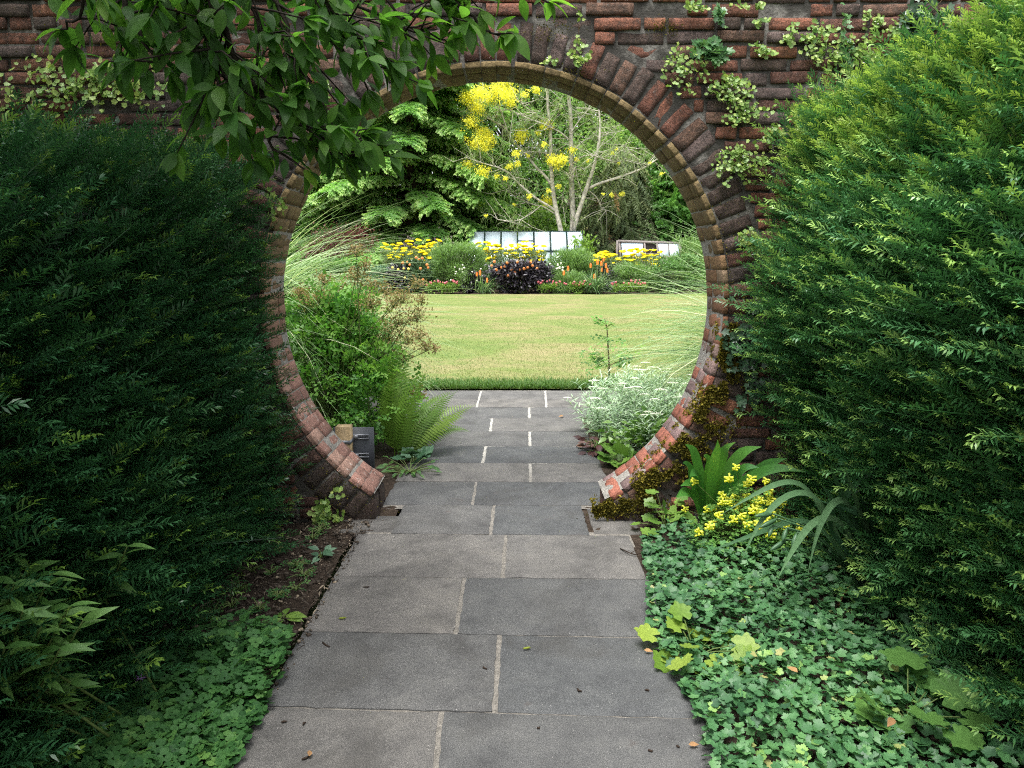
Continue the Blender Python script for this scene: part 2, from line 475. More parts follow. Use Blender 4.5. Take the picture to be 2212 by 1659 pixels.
M['darkred'] = leafmat('dark_red_leaf', [(0, (.04, .014, .014)), (1, (.14, .045, .04))], trans=.25)
M['smoke'] = leafmat('smoky_purple_leaf', [(0, (.10, .08, .09)), (.5, (.19, .15, .16)), (1, (.3, .26, .26))], trans=.25)
M['vari'] = leafmat('variegated_blade', [(0, (.35, .45, .25)), (1, (.75, .78, .6))], trans=.3)
M['shrub'] = leafmat('shrub_leaf', [(0, (.05, .12, .025)), (1, (.2, .33, .05))], trans=.35)
M['ginkgo'] = leafmat('layered_tree_leaf', [(0, (.10, .23, .06)), (.5, (.17, .34, .085)), (1, (.27, .44, .13))],
                      tip=(.44, .58, .24), tips=(.55, 1.05), trans=.48, rough=.5)
M['broom'] = leafmat('broom_twig', [(0, (.14, .22, .08)), (.6, (.23, .32, .13)), (1, (.34, .41, .2))], trans=.4, rough=.7)
M['broom_fl'] = leafmat('broom_flower', [(0, (.82, .72, .04)), (1, (.95, .88, .12))], trans=.35, rough=.7)
M['cypress'] = leafmat('drooping_conifer_leaf', [(0, (.06, .095, .04)), (.6, (.12, .16, .065)), (.9, (.19, .22, .09)), (1, (.28, .17, .07))], trans=.2, rough=.6)
M['conifer'] = leafmat('green_conifer_leaf', [(0, (.065, .17, .04)), (.6, (.12, .28, .06)), (1, (.24, .4, .09))], trans=.42)
M['far'] = leafmat('wood_leaf', [(0, (.075, .17, .045)), (.6, (.15, .29, .08)), (1, (.27, .41, .13))], trans=.5)
M['far2'] = leafmat('light_wood_leaf', [(0, (.11, .21, .055)), (.6, (.2, .32, .09)), (1, (.33, .44, .15))], trans=.45)
M['purple'] = leafmat('purple_flower', [(0, (.35, .16, .55)), (1, (.55, .3, .72))], trans=.3)
M['dead'] = leafmat('dead_leaf', [(0, (.16, .07, .035)), (1, (.38, .22, .1))], trans=.2, rough=.7)
M['catkin'] = plain('green_catkin', (.16, .19, .03), .8, .2, 0, 300, .5)
M['twig'] = plain('dark_twig', (.03, .02, .014), .8, .2)
M['wood'] = plain('planed_timber', (.36, .26, .14), .6, .3, 0, 20, .25)
M['panel'] = plain('grey_sign_back', (.075, .082, .095), .5, .4)
M['metal'] = plain('galvanised_rail', (.22, .23, .25), .4, .5, .6)
M['frame_green'] = plain('dark_green_frame', (.015, .04, .038), .4, .5)
M['frame_wood'] = plain('weathered_frame', (.16, .14, .13), .8, .2, 0, 20, .4)
M['brick_base'] = plain('low_brick_base', (.16, .11, .08), .9, .2, 0, 30, .4)
def glassmat(name, clear):
    m, nt, b, out = newmat(name)
    g = nd(nt, 'BsdfGlossy'); g.inputs['Color'].default_value = (.95, 1, 1, 1); g.inputs['Roughness'].default_value = .12
    t = nd(nt, 'BsdfTransparent'); t.inputs[0].default_value = (.75, .85, .82, 1)
    d = nd(nt, 'BsdfDiffuse'); d.inputs[0].default_value = (.50, .60, .66, 1)  # pale colour in place of the sky reflected in the panes
    m1 = nd(nt, 'MixShader'); n = noise(nt, objco(nt), 3.0, 5)
    nt.links.new(ramp(nt, n, [(.25, (.9, .9, .9)), (.6, (1, 1, 1))]), m1.inputs[0])
    nt.links.new(t.outputs[0], m1.inputs[1]); nt.links.new(d.outputs[0], m1.inputs[2])
    m2 = nd(nt, 'MixShader'); m2.inputs[0].default_value = 1 - clear
    nt.links.new(m1.outputs[0], m2.inputs[1]); nt.links.new(g.outputs[0], m2.inputs[2])
    nt.links.new(m2.outputs[0], out.inputs[0])
    return m
M['glass'] = glassmat('greenhouse_glass', .8)
M['glass_clear'] = glassmat('clear_glass', .6)

def mat_brick():
    m, nt, b, out = newmat('old_brick')
    c = nd(nt, 'Attribute', attribute_name='col').outputs['Color']
    co = objco(nt)
    n1 = noise(nt, co, 17, 8, .75); n2 = noise(nt, co, 95, 6, .8); n3 = noise(nt, co, 34, 7, .75, .5); n4 = noise(nt, co, 210, 4, .75)
    c = mixc(nt, 1.0, c, ramp(nt, n2, [(.3, (.3, .28, .28)), (.52, (1, 1, 1)), (.7, (1.6, 1.45, 1.3))]), 'MULTIPLY')
    c = mixc(nt, ramp(nt, n1, [(.45, (0, 0, 0)), (.62, (.72, .72, .72))]), c, (.03, .026, .021))          # soot and algae
    c = mixc(nt, ramp(nt, n3, [(.6, (0, 0, 0)), (.7, (.6, .6, .6))]), c, (.2, .185, .165))               # lichen
    c = mixc(nt, ramp(nt, n4, [(.6, (0, 0, 0)), (.66, (.65, .65, .65))]), c, (.38, .36, .33))
    nt.links.new(c, b.inputs['Base Color']); b.inputs['Roughness'].default_value = .9
    b.inputs['Specular IOR Level'].default_value = .2
    bump(nt, b, n2, 1.0, .02)
    return m
def mat_reveal():
    m, nt, b, out = newmat('reveal_brick')
    c = nd(nt, 'Attribute', attribute_name='col').outputs['Color']
    co = objco(nt)
    n2 = noise(nt, co, 60, 5, .7); n1 = noise(nt, co, 12, 5, .6); n3 = noise(nt, co, 22, 5, .7, .4)
    c = mixc(nt, .9, c, ramp(nt, n2, [(.3, (.5, .47, .45)), (.52, (1, 1, 1)), (.72, (1.35, 1.3, 1.25))]), 'MULTIPLY')
    c = mixc(nt, ramp(nt, n1, [(.55, (0, 0, 0)), (.75, (.7, .7, .7))]), c, (.05, .042, .032))
    # white lichen, only on the low upward-facing bricks at the left
    tc = nt.nodes.new('ShaderNodeTexCoord'); sx = nt.nodes.new('ShaderNodeSeparateXYZ'); nt.links.new(tc.outputs['Object'], sx.inputs[0])
    mr = nd(nt, 'MapRange', i_From_Min=1.05, i_From_Max=.3); nt.links.new(sx.outputs['Z'], mr.inputs['Value'])
    mx = nd(nt, 'MapRange', i_From_Min=.1, i_From_Max=-.2); nt.links.new(sx.outputs['X'], mx.inputs['Value'])
    mm = nd(nt, 'Math', operation='MULTIPLY'); nt.links.new(mr.outputs[0], mm.inputs[0]); nt.links.new(mx.outputs[0], mm.inputs[1])
    l = nd(nt, 'Math', operation='MULTIPLY'); nt.links.new(mm.outputs[0], l.inputs[0])
    nt.links.new(ramp(nt, n3, [(.6, (0, 0, 0)), (.68, (.75, .75, .75))]), l.inputs[1])
    c = mixc(nt, l.outputs[0], c, (.62, .6, .55))
    nt.links.new(c, b.inputs['Base Color']); b.inputs['Roughness'].default_value = .9
    b.inputs['Specular IOR Level'].default_value = .2
    bump(nt, b, n2, .8, .01)
    return m
def mat_mortar(name, lo, hi):
    m, nt, b, out = newmat(name)
    co = objco(nt); n = noise(nt, co, 70, 6, .7); n2 = noise(nt, co, 5, 5, .6)
    c = ramp(nt, n, [(.3, (.14, .13, .115)), (.7, (.36, .34, .30))])
    c = mixc(nt, ramp(nt, n2, [(lo, (0, 0, 0)), (hi, (.92, .92, .92))]), c, (.028, .025, .02))
    nt.links.new(c, b.inputs['Base Color']); b.inputs['Roughness'].default_value = .95
    bump(nt, b, n, 1, .012)
    return m
def mat_slab():
    m, nt, b, out = newmat('paving_slab')
    r = nd(nt, 'Attribute', attribute_name='rnd').outputs['Fac']
    co = objco(nt)
    base = ramp(nt, r, [(0, (.064, .067, .069)), (.5, (.086, .085, .083)), (1, (.115, .109, .102))])
    n1 = noise(nt, co, 4.5, 8, .72); n2 = noise(nt, co, 260, 4, .8); n3 = noise(nt, co, 7, 4, .6, .5); n4 = noise(nt, co, 160, 2, .5)
    c = mixc(nt, .75, base, ramp(nt, n1, [(.3, (.5, .5, .52)), (.5, (1, 1, 1)), (.7, (1.4, 1.38, 1.33))]), 'MULTIPLY')
    c = mixc(nt, .9, c, ramp(nt, n2, [(.3, (.3, .3, .3)), (.5, (1, 1, 1)), (.7, (2.1, 2.05, 1.98))]), 'MULTIPLY')
    c = mixc(nt, ramp(nt, n3, [(.66, (0, 0, 0)), (.76, (.45, .45, .45))]), c, (.075, .052, .044))
    c = mixc(nt, ramp(nt, n4, [(.715, (0, 0, 0)), (.76, (.7, .7, .7))]), c, (.5, .48, .45))
    nt.links.new(c, b.inputs['Base Color']); b.inputs['Roughness'].default_value = .78
    b.inputs['Specular IOR Level'].default_value = .3
    n5 = noise(nt, co, 1.6, 7, .7, 1.2)
    c = mixc(nt, ramp(nt, n5, [(.5, (0, 0, 0)), (.66, (.6, .6, .6))]), c, (.045, .043, .04))
    c = mixc(nt, ramp(nt, n5, [(.3, (.3, .3, .3)), (.4, (0, 0, 0))]), c, (.17, .165, .155))
    nt.links.new(c, b.inputs['Base Color'])
    bump(nt, b, n2, .5, .004)
    return m
def mat_ground(name, stops, sc, bmp=.8, dist=.03, det=8):
    m, nt, b, out = newmat(name)
    n = noise(nt, objco(nt), sc, det, .7)
    nt.links.new(ramp(nt, n, stops), b.inputs['Base Color']); b.inputs['Roughness'].default_value = .95
    b.inputs['Specular IOR Level'].default_value = .15
    bump(nt, b, n, bmp, dist)
    return m
def mat_lawn():
    m, nt, b, out = newmat('lawn_grass')
    n1 = noise(nt, objco(nt, (.6, .8, 1)), .9, 7, .68, .6); n2 = noise(nt, objco(nt, (1, .5, 1)), 70, 4, .8); n3 = noise(nt, objco(nt, (.7, 1, 1)), 2.6, 6, .7)
    c = ramp(nt, n1, [(.3, (.10, .15, .042)), (.46, (.155, .185, .066)), (.56, (.2, .19, .09)), (.72, (.25, .21, .12))])
    c = mixc(nt, ramp(nt, n3, [(.48, (0, 0, 0)), (.68, (.7, .7, .7))]), c, (.115, .165, .044))
    c = mixc(nt, .8, c, ramp(nt, n2, [(.3, (.5, .52, .42)), (.7, (1.4, 1.4, 1.3))]), 'MULTIPLY')
    nt.links.new(c, b.inputs['Base Color']); b.inputs['Roughness'].default_value = .9
    b.inputs['Specular IOR Level'].default_value = .1
    bump(nt, b, n2, .6, .03)
    return m
M['brick'] = mat_brick(); M['reveal'] = mat_reveal(); M['mortar'] = mat_mortar('lime_mortar', .34, .52); M['mortar_pale'] = mat_mortar('pale_mortar', .5, .75); M['slab'] = mat_slab()
def mat_joint():
    m, nt, b, out = newmat('joint_mortar')
    co = objco(nt); n = noise(nt, co, 60, 6, .7)
    c = ramp(nt, n, [(.3, (.085, .078, .068)), (.7, (.24, .22, .19))])
    tc = nt.nodes.new('ShaderNodeTexCoord'); sx = nt.nodes.new('ShaderNodeSeparateXYZ'); nt.links.new(tc.outputs['Object'], sx.inputs[0])
    mr = nd(nt, 'MapRange', i_From_Min=4.6, i_From_Max=5.4); nt.links.new(sx.outputs['Y'], mr.inputs['Value'])   # joints turn paler beyond the gate
    c = mixc(nt, mr.outputs[0], c, ramp(nt, n, [(.3, (.22, .21, .185)), (.7, (.40, .385, .35))]))
    nt.links.new(c, b.inputs['Base Color']); b.inputs['Roughness'].default_value = .95
    bump(nt, b, n, .8, .01)
    return m
M['joint'] = mat_joint()
M['joint_old'] = mat_ground('joint_mortar_old', [(.3, (.075, .07, .06)), (.7, (.22, .205, .18))], 60, .8, .01)
M['soil'] = mat_ground('soil', [(.3, (.018, .012, .008)), (.55, (.05, .036, .026)), (.8, (.11, .085, .065))], 28, 1, .03)
M['earth'] = mat_ground('earth', [(.3, (.03, .04, .015)), (.7, (.07, .09, .03))], 2, .5, .05)
M['lawn'] = mat_lawn()
M['pebble'] = leafmat('pebble', [(0, (.03, .022, .016)), (.7, (.085, .065, .05)), (1, (.3, .24, .18))], trans=0.0, rough=.8)

# ------------------------------------------------------------------ ground, path, lawn
LZ = .31                                             # the lawn climbs gently towards the border
def lawn_z(Y):
    return np.clip((np.asarray(Y, float) - 8.2) / (24.0 - 8.2), 0, 1.15) * LZ
def sheet(name, xs, ys, zf, mat):
    X, Yg = np.meshgrid(xs, ys)
    Z = zf(X, Yg)
    nx = len(xs); i = np.arange(len(ys) - 1)[:, None] * nx; j = np.arange(nx - 1)[None]
    Q = np.stack([i + j, i + j + 1, i + j + 1 + nx, i + j + nx], -1).reshape(-1, 4)
    return structure(MB().raw(np.stack([X, Yg, Z], -1).reshape(-1, 3), Q).build(name, mat, None, True))
sheet('ground', np.linspace(-250, 250, 26), np.r_[-60, -20, 0, 4, 8.15, 24, 30, 60, 120, 400], lambda x, y: lawn_z(y) * (y > 8.2) - .10, M['earth'])
def soil_z(x, y):
    p = np.stack([x.ravel() * 9, y.ravel() * 9, 0 * x.ravel()], 1)
    return (vnoise(p) * .012 + vnoise(p * 3.1) * .008 - .012).reshape(x.shape)
sheet('flower_bed', np.arange(-2.9, -.78, .04), np.arange(-1.5, 4.0, .04), soil_z, M['soil'])
sheet('flower_bed', np.arange(.60, 2.9, .04), np.arange(-1.5, 4.0, .04), soil_z, M['soil'])
sheet('flower_bed', np.arange(-6, -.70, .08), np.arange(4.36, 8.16, .08), soil_z, M['soil'])
sheet('flower_bed', np.arange(.61, 6, .08), np.arange(4.36, 8.16, .08), soil_z, M['soil'])
sheet('flower_border', np.linspace(-16, 16, 60), np.linspace(24.0, 31, 14), lambda x, y: lawn_z(y) + .02 + .03 * np.sin(x * 3 + y * 5), M['soil'])
sheet('lawn', np.linspace(-22, 22, 60), np.linspace(8.2, 24.2, 40), lambda x, y: lawn_z(y) + .012, M['lawn'])

def slabs():
    rows = [  # (left y, right y) in photo pixels of each cross joint, from near to far, then the upright joints (x near, x far)
        ((1990, 2030), []), ((1523, 1544), [(908, 952)]), ((1360, 1373), [(1068, 1079)]), ((1240, 1248), [(984, 1003)]),
        ((1148, 1154), [(1086, 1093)]), ((1087, 1089), [(1060, 1067)]), ((1037.5, 1039.6), [(1020, 1029)]), ((997, 999), [(1146, 1145)]),
        ((960.7, 962), [(1043, 1049)]), ((929.6, 930), [(1145, 1144)]), ((902, 902), [(1059, 1063)]), ((878, 878), [(1144, 1143)]),
        ((861, 861), [(1029.5, 1034), (1180.5, 1179)]), ((843, 843), [(1034, 1039), (1179, 1178)])]
    mb = MB(); r = rg(5)
    lx = [560, 1490]
    def Yat(pl, x):
        a, b = gr(620, pl[0]), gr(1400, pl[1])
        return a[1] + (b[1] - a[1]) * (x - a[0]) / (b[0] - a[0])
    for i in range(1, len(rows)):
        n, f = rows[i - 1][0], rows[i][0]
        jn = rows[i][1]
        ym_n, ym_f = sum(n) / 2, sum(f) / 2
        x0, x1 = -.80, .62
        if i == 5: x0, x1 = gr(858, 1120)[0], gr(1264, 1120)[0]
        if i == 4: x0, x1 = -.80, .60
        if i in (6, 7): x0, x1 = -.75, .62
        if i >= 8: x0, x1 = -.745, .62
        if i >= 11: x0, x1 = -2.6, 2.6
        cuts_n = [x0] + [gr(a, ym_n)[0] for a, _ in jn] + [x1]
        cuts_f = [x0] + [gr(b, ym_f)[0] for _, b in jn] + [x1]
        if i >= 11:
            cuts_n = [-2.6, -1.5] + cuts_n[1:-1] + [1.5, 2.6]; cuts_f = [-2.6, -1.5] + cuts_f[1:-1] + [1.5, 2.6]
        for k in range(len(cuts_n) - 1):
            gj = .009 if i < 7 else .011
            gl, gh = (.0032, .0032) if i < 7 else (.007, .007)
            a = (cuts_n[k] + (gj if k else 0), Yat(n, cuts_n[k]) + gl); b = (cuts_n[k + 1] - (gj if k < len(cuts_n) - 2 else 0), Yat(n, cuts_n[k + 1]) + gl)
            c = (cuts_f[k + 1] - (gj if k < len(cuts_n) - 2 else 0), Yat(f, cuts_f[k + 1]) - gh); d = (cuts_f[k] + (gj if k else 0), Yat(f, cuts_f[k]) - gh)
            N = 22
            g = np.linspace(0, 1, N); U, Vv = np.meshgrid(g, g)
            P = ((1 - U) * (1 - Vv))[..., None] * a + (U * (1 - Vv))[..., None] * b + (U * Vv)[..., None] * c + ((1 - U) * Vv)[..., None] * d
            w, hh = abs(b[0] - a[0]), abs(d[1] - a[1])
            ed = np.minimum(np.minimum(U, 1 - U) * w, np.minimum(Vv, 1 - Vv) * hh)
            p3 = np.stack([P[..., 0].ravel() * 14, P[..., 1].ravel() * 14, np.full(N * N, i * 7.0 + k)], 1)
            z = vnoise(p3).reshape(N, N) * .0012 + r.normal(0, .0012) - .008 * np.exp(-ed / .006)
            # worn, chipped margins
            jit = (vnoise(p3 * 3.0).reshape(N, N) * .004)
            edge = (ed < 1e-6)
            P[..., 0] += jit * edge; P[..., 1] += np.roll(jit, 3) * edge
            V = np.concatenate([P, z[..., None]], -1).reshape(-1, 3)
            ii = np.arange(N - 1)[:, None] * N; jj = np.arange(N - 1)[None]
            Q = np.stack([ii + jj, ii + jj + 1, ii + jj + 1 + N, ii + jj + N], -1).reshape(-1, 4)
            mb.raw(V, Q, r.random())
            # skirt
            ring = np.r_[np.arange(N), np.arange(1, N) * N + N - 1, (N - 1) * N + np.arange(N - 2, -1, -1), np.arange(N - 2, 0, -1) * N]
            rv = V[ring]; lo = rv.copy(); lo[:, 2] = -.05
            m = len(ring); q = np.array([[s, m + s, m + (s + 1) % m, (s + 1) % m] for s in range(m)])
            mb.raw(np.r_[rv, lo], q, .3)
    # small worn stones at the foot of the piers
    for (a, b) in (((750, 1112), (852, 1146)), ((1268, 1096), (1385, 1150))):
        p, q2 = gr(*a), gr(*b)
        mb.box(((p[0] + q2[0]) / 2, (p[1] + q2[1]) / 2, -.035), (abs(q2[0] - p[0]), abs(p[1] - q2[1]), .055), rnd=.9)
    return structure(mb.build('path', M['slab']))
path = slabs()
jb = MB()
for xa, ya, xb, yb in ((-.795, -1.5, .612, 3.82), (gr(858, 1120)[0] + .01, 3.82, gr(1264, 1120)[0] - .01, 4.2), (-.745, 4.2, .615, 8.19)):
    jb.raw([[xa, ya, -.0105], [xb, ya, -.0105], [xb, yb, -.0105], [xa, yb, -.0105]], [[0, 1, 2, 3]])
jb.raw([[-2.6, 7.28, -.0105], [-.795, 7.28, -.0105], [-.795, 8.19, -.0105], [-2.6, 8.19, -.0105]], [[0, 1, 2, 3]])
jb.raw([[.615, 7.28, -.0105], [2.6, 7.28, -.0105], [2.6, 8.19, -.0105], [.615, 8.19, -.0105]], [[0, 1, 2, 3]])
for xa, xb in ((-.80, gr(858, 1120)[0]), (gr(1264, 1120)[0], .62)):
    sheet('flower_bed', np.arange(xa, xb, .03), np.arange(3.78, 4.24, .03), soil_z, M['soil'])
jo = jb.build('path_joint', M['joint']); jo.parent = path

# ------------------------------------------------------------------ the moon-gate wall
WY, WB = 4.0, 4.35                    # front and back face
CX, CZ, R = -.094, 1.148, 1.197
RW = .215                             # radial depth of the arch ring
XL, XR = -.745, .512                  # where the ring meets the path
WH = 3.15
def rbox(nx=5, ny=2, nz=2):
    """surface grid of a unit cube centred on the origin, shared corners"""
    idx, V, Q = {}, [], []
    def vid(p):
        k = tuple(np.round(p, 5))
        if k not in idx: idx[k] = len(V); V.append(p)
        return idx[k]
    def face(o, u, v, nu, nv):
        for i in range(nu):
            for j in range(nv):
                c = [o + u * (a / nu) + v * (b / nv) for a, b in ((i, j), (i + 1, j), (i + 1, j + 1), (i, j + 1))]
                Q.append([vid(q) for q in c])
    X, Yv, Z = np.eye(3)
    h = np.array([.5, .5, .5])
    face(-h, X, Z, nx, nz); face(np.array([.5, .5, -.5]), -X, Z, nx, nz)
    face(np.array([-.5, .5, -.5]), -Yv, Z, ny, nz); face(np.array([.5, -.5, -.5]), Yv, Z, ny, nz)
    face(np.array([-.5, -.5, .5]), X, Yv, nx, ny); face(np.array([-.5, .5, -.5]), X, -Yv, nx, ny)
    return np.array(V), np.array(Q)
RB = rbox(6, 3, 3); RBR = rbox(4, 4, 3)
def bricks(mb, cols, centers, dims, rots, colr, rad, amp, tmpl, seed):
    tv, tf = tmpl
    k = len(centers)
    dims = np.asarray(dims)
    P = tv[None] * dims[:, None]
    rr = np.minimum(rad, dims.min(1) / 2 * .9)[:, None, None]
    inner = np.clip(P, -(dims[:, None] / 2 - rr), dims[:, None] / 2 - rr)
    dv = P - inner
    dn = nrm(dv); on = np.linalg.norm(dv, axis=-1, keepdims=True) > 1e-9
    P = np.where(on, inner + dn * rr, P)
    off = np.arange(k)[:, None, None] * 13.7
    flat = (P + off).reshape(-1, 3)
    ns = vnoise(flat * 28, seed) * .6 + vnoise(flat * 60, seed + 3) * .5
    outn = nrm(P / dims[:, None])
    P = P + outn * (ns.reshape(k, -1, 1) * amp)
    W = np.einsum('kij,kvj->kvi', rots, P) + np.asarray(centers)[:, None]
    nv = len(tv)
    Fc = (tf[None] + (np.arange(k) * nv)[:, None, None]).reshape(-1, 4)
    mb.raw(W.reshape(-1, 3), Fc)
    cols.append(np.repeat(colr, nv, 0))
PAL = np.array([(.17, .075, .052), (.20, .085, .055), (.13, .065, .05), (.085, .06, .05), (.12, .088, .08), (.25, .11, .065), (.16, .095, .068), (.07, .054, .048)])
wall = thing('garden_wall', 'weathered red brick garden wall pierced by a round moon gate opening', 'wall', (0, WY, 0))
def build_wall():
    r = rg(11)
    mb, cols = MB(), []
    cen, dim, cl = [], [], []
    pz = .0645; nrow = int(WH / pz)
    for k in range(nrow):
        z = .03 + k * pz
        dz = z - CZ
        ro = R + RW + .012
        half = math.sqrt(max(0, ro * ro - dz * dz)) if abs(dz) < ro else 0
        spans = [(-4.6, CX - half), (CX + half, 4.2)] if half > 0 else [(-4.6, 4.2)]
        for a, b in spans:
            from_right = half > 0 and b < 0
            x = b if from_right else a
            first = True
            while (x > a + .03) if from_right else (x < b - .03):
                L = r.choice([.238, .238, .238, .114]) * r.uniform(.95, 1.04)
                if first: L *= r.uniform(.45, 1); first = False
                L = min(L, (x - a) if from_right else (b - x))
                c = x - L / 2 if from_right else x + L / 2
                if L > .03:
                    cen.append((c, WY + .05 + r.normal(0, .0055), z + r.normal(0, .003)))
                    dim.append((L - .006, .1, .0555 * r.uniform(.9, 1.06)))
                    pc = PAL[r.choice(len(PAL), p=[.2, .16, .16, .12, .1, .09, .1, .07])] * r.uniform(.75, 1.2)
                    dark = np.clip((-c - .3) / 1.2, 0, 1) * .5 + np.clip((.8 - z) / .8, 0, 1) * .25     # left: grime plus tree shade in the colour; also darker low down
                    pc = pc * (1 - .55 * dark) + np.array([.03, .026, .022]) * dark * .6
                    cl.append(pc)
                x = x - L - .012 if from_right else x + L + .012
    n = len(cen)
    ang = r.normal(0, .012, n); rot = np.zeros((n, 3, 3)); c, s = np.cos(ang), np.sin(ang)
    rot[:, 0, 0] = c; rot[:, 0, 2] = -s; rot[:, 2, 0] = s; rot[:, 2, 2] = c; rot[:, 1, 1] = 1
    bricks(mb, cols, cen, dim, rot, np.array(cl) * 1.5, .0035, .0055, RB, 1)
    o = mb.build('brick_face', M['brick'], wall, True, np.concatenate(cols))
    # mortar core with the round hole
    cb = MB()
    s = .045
    xs = np.arange(-4.65, 4.3, s); zs = np.arange(-.1, WH, s)
    Xc, Zc = np.meshgrid(xs + s / 2, zs + s / 2)
    keep = np.hypot(Xc - CX, Zc - CZ) > R + .075
    keep &= ~((Zc < .3) & (Xc > XL - .06) & (Xc < XR + .06))
    xx, zz = Xc[keep] - s / 2, Zc[keep] - s / 2
    for Y, fl in ((WY + .011, 0), (WB - .002, 1)):
        V = np.stack([np.stack([xx, 0 * xx + Y, zz], -1), np.stack([xx + s, 0 * xx + Y, zz], -1), np.stack([xx + s, 0 * xx + Y, zz + s], -1), np.stack([xx, 0 * xx + Y, zz + s], -1)], 1)
        Q = np.arange(len(xx) * 4).reshape(-1, 4)
        cb.raw(V.reshape(-1, 3), Q[:, ::-1] if fl else Q)
    cb.build('mortar', M['mortar'], wall)
    # coping along the top
    kb = MB()
    for i in range(15):
        kb.box((-4.35 + i * .6, (WY + WB) / 2, WH + .02), (.585, .44, .09))
    kb.build('coping', M['mortar'], wall)
    # arch ring, front row
    def ring_ok(x, z): return (x < XL - .004 or x > XR + .004) if z < .35 else True
    fb, fc = MB(), []
    pitch = .084; nb = int(2 * math.pi * (R + RW * .4) / pitch)
    cen, dim, rot, cl = [], [], [], []
    rc, rd, rr_, rl = [], [], [], []
    for i in range(nb):
        th = 2 * math.pi * i / nb + r.normal(0, .004)
        er = np.array([math.cos(th), 0, math.sin(th)]); et = np.array([-math.sin(th), 0, math.cos(th)])
        pin = np.array([CX, 0, CZ]) + er * R
        if not ring_ok(pin[0], pin[2]) or pin[2] < -.02: continue
        Rm = np.stack([er, np.array([0, 1.0, 0]), et], 1)
        L = RW * r.uniform(.93, 1.02)
        # front header brick: sits behind a 28 mm skin of reveal brick
        cen.append(np.array([CX, WY + .055 + r.normal(0, .003), CZ]) + er * (R + .031 + (L - .03) / 2)); dim.append((L - .03 - r.random() * .02, .105, .073 * r.uniform(.9, 1.06))); rot.append(Rm)
        pc = PAL[r.choice(len(PAL), p=[.14, .12, .16, .2, .16, .04, .1, .08])] * r.uniform(.7, 1.1)
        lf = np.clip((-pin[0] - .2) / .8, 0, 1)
        pc = pc * (1 - .5 * lf) + np.array([.028, .024, .021]) * lf * .6  # left of the ring: grime plus tree shade in the colour
        cl.append(pc)
        # reveal: bricks across the wall's thickness, broken joints
        cut = r.choice([.118, .17, .235]) if i % 2 else r.choice([.118, .235, .29])
        ys = [0, cut, .35]
        if cut == .118 and r.random() < .5: ys = [0, .118, .236, .35]
        for a, b in zip(ys[:-1], ys[1:]):
            rc.append(np.array([CX, WY + (a + b) / 2, CZ]) + er * (R + .015 + r.normal(0, .0022))); rd.append((.03, b - a - .006, .0755 * r.uniform(.95, 1.05))); rr_.append(Rm)
            up = math.sin(th)
            pink = np.array([.31, .17, .135]); buff = np.array([.185, .135, .065]); rd_ = np.array([.25, .095, .065]); prp = np.array([.19, .13, .125])
            t = np.clip((up + .35) / .75, 0, 1)
            if math.cos(th) < 0:
                base = (pink, pink * .8, np.array([.27, .15, .12]), np.array([.29, .18, .14]))[r.integers(4)]
                base = base * (1 - t) + buff * t
            else:
                base = (rd_ if r.random() < .5 else prp)
                base = base * (1 - t) + buff * t
            rl.append(base * r.uniform(.78, 1.18))
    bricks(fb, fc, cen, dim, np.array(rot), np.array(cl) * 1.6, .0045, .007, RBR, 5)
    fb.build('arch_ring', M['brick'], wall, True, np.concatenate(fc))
    rb, rcol = MB(), []
    bricks(rb, rcol, rc, rd, np.array(rr_), np.array(rl), .0035, .0035, RBR, 9)
    rb.build('arch_reveal', M['reveal'], wall, True, np.concatenate(rcol))
    # ring mortar: a sleeve behind the bricks and its front face
    sb = MB()
    th = np.linspace(0, 2 * math.pi, 241)
    ok = np.array([CZ + (R + .01) * math.sin(t) > -.05 and ring_ok(CX + R * math.cos(t), CZ + R * math.sin(t)) for t in (th[:-1] + th[1:]) / 2])
    def P(rad, Y): return np.stack([CX + rad * np.cos(th), 0 * th + Y, CZ + rad * np.sin(th)], -1)
    fbm = MB()
    for sb_, A, B in ((sb, P(R + .0035, WY + .006), P(R + .0035, WB)), (fbm, P(R + .0045, WY + .0095), P(R + RW + .03, WY + .0095)), (sb, P(R + .0035, WB), P(R + RW + .03, WB))):
        V = np.stack([A[:-1], A[1:], B[1:], B[:-1]], 1)[ok]
        sb_.raw(V.reshape(-1, 3), np.arange(len(V) * 4).reshape(-1, 4))
    fbm.build('ring_mortar', M['mortar'], wall)
    sb.build('arch_mortar', M['mortar_pale'], wall)
    # footings where the ring lands beside the path
    eb, ec = MB(), []
    cen, dim, cl = [], [], []
    for x0, x1 in ((XL - .30, XL), (XR, XR + .30)):
        for Y0, Y1 in ((WY + .004, WY + .17), (WY + .18, WB)):
            cen.append(((x0 + x1) / 2, (Y0 + Y1) / 2, .02)); dim.append((x1 - x0, Y1 - Y0 - .008, .19)); cl.append(PAL[3] * .9 if x0 < 0 else PAL[2])
    bricks(eb, ec, cen, dim, np.repeat(np.eye(3)[None], len(cen), 0), np.array(cl), .018, .008, RB, 21)
    eb.build('footing', M['brick'], wall, True, np.concatenate(ec))
build_wall()

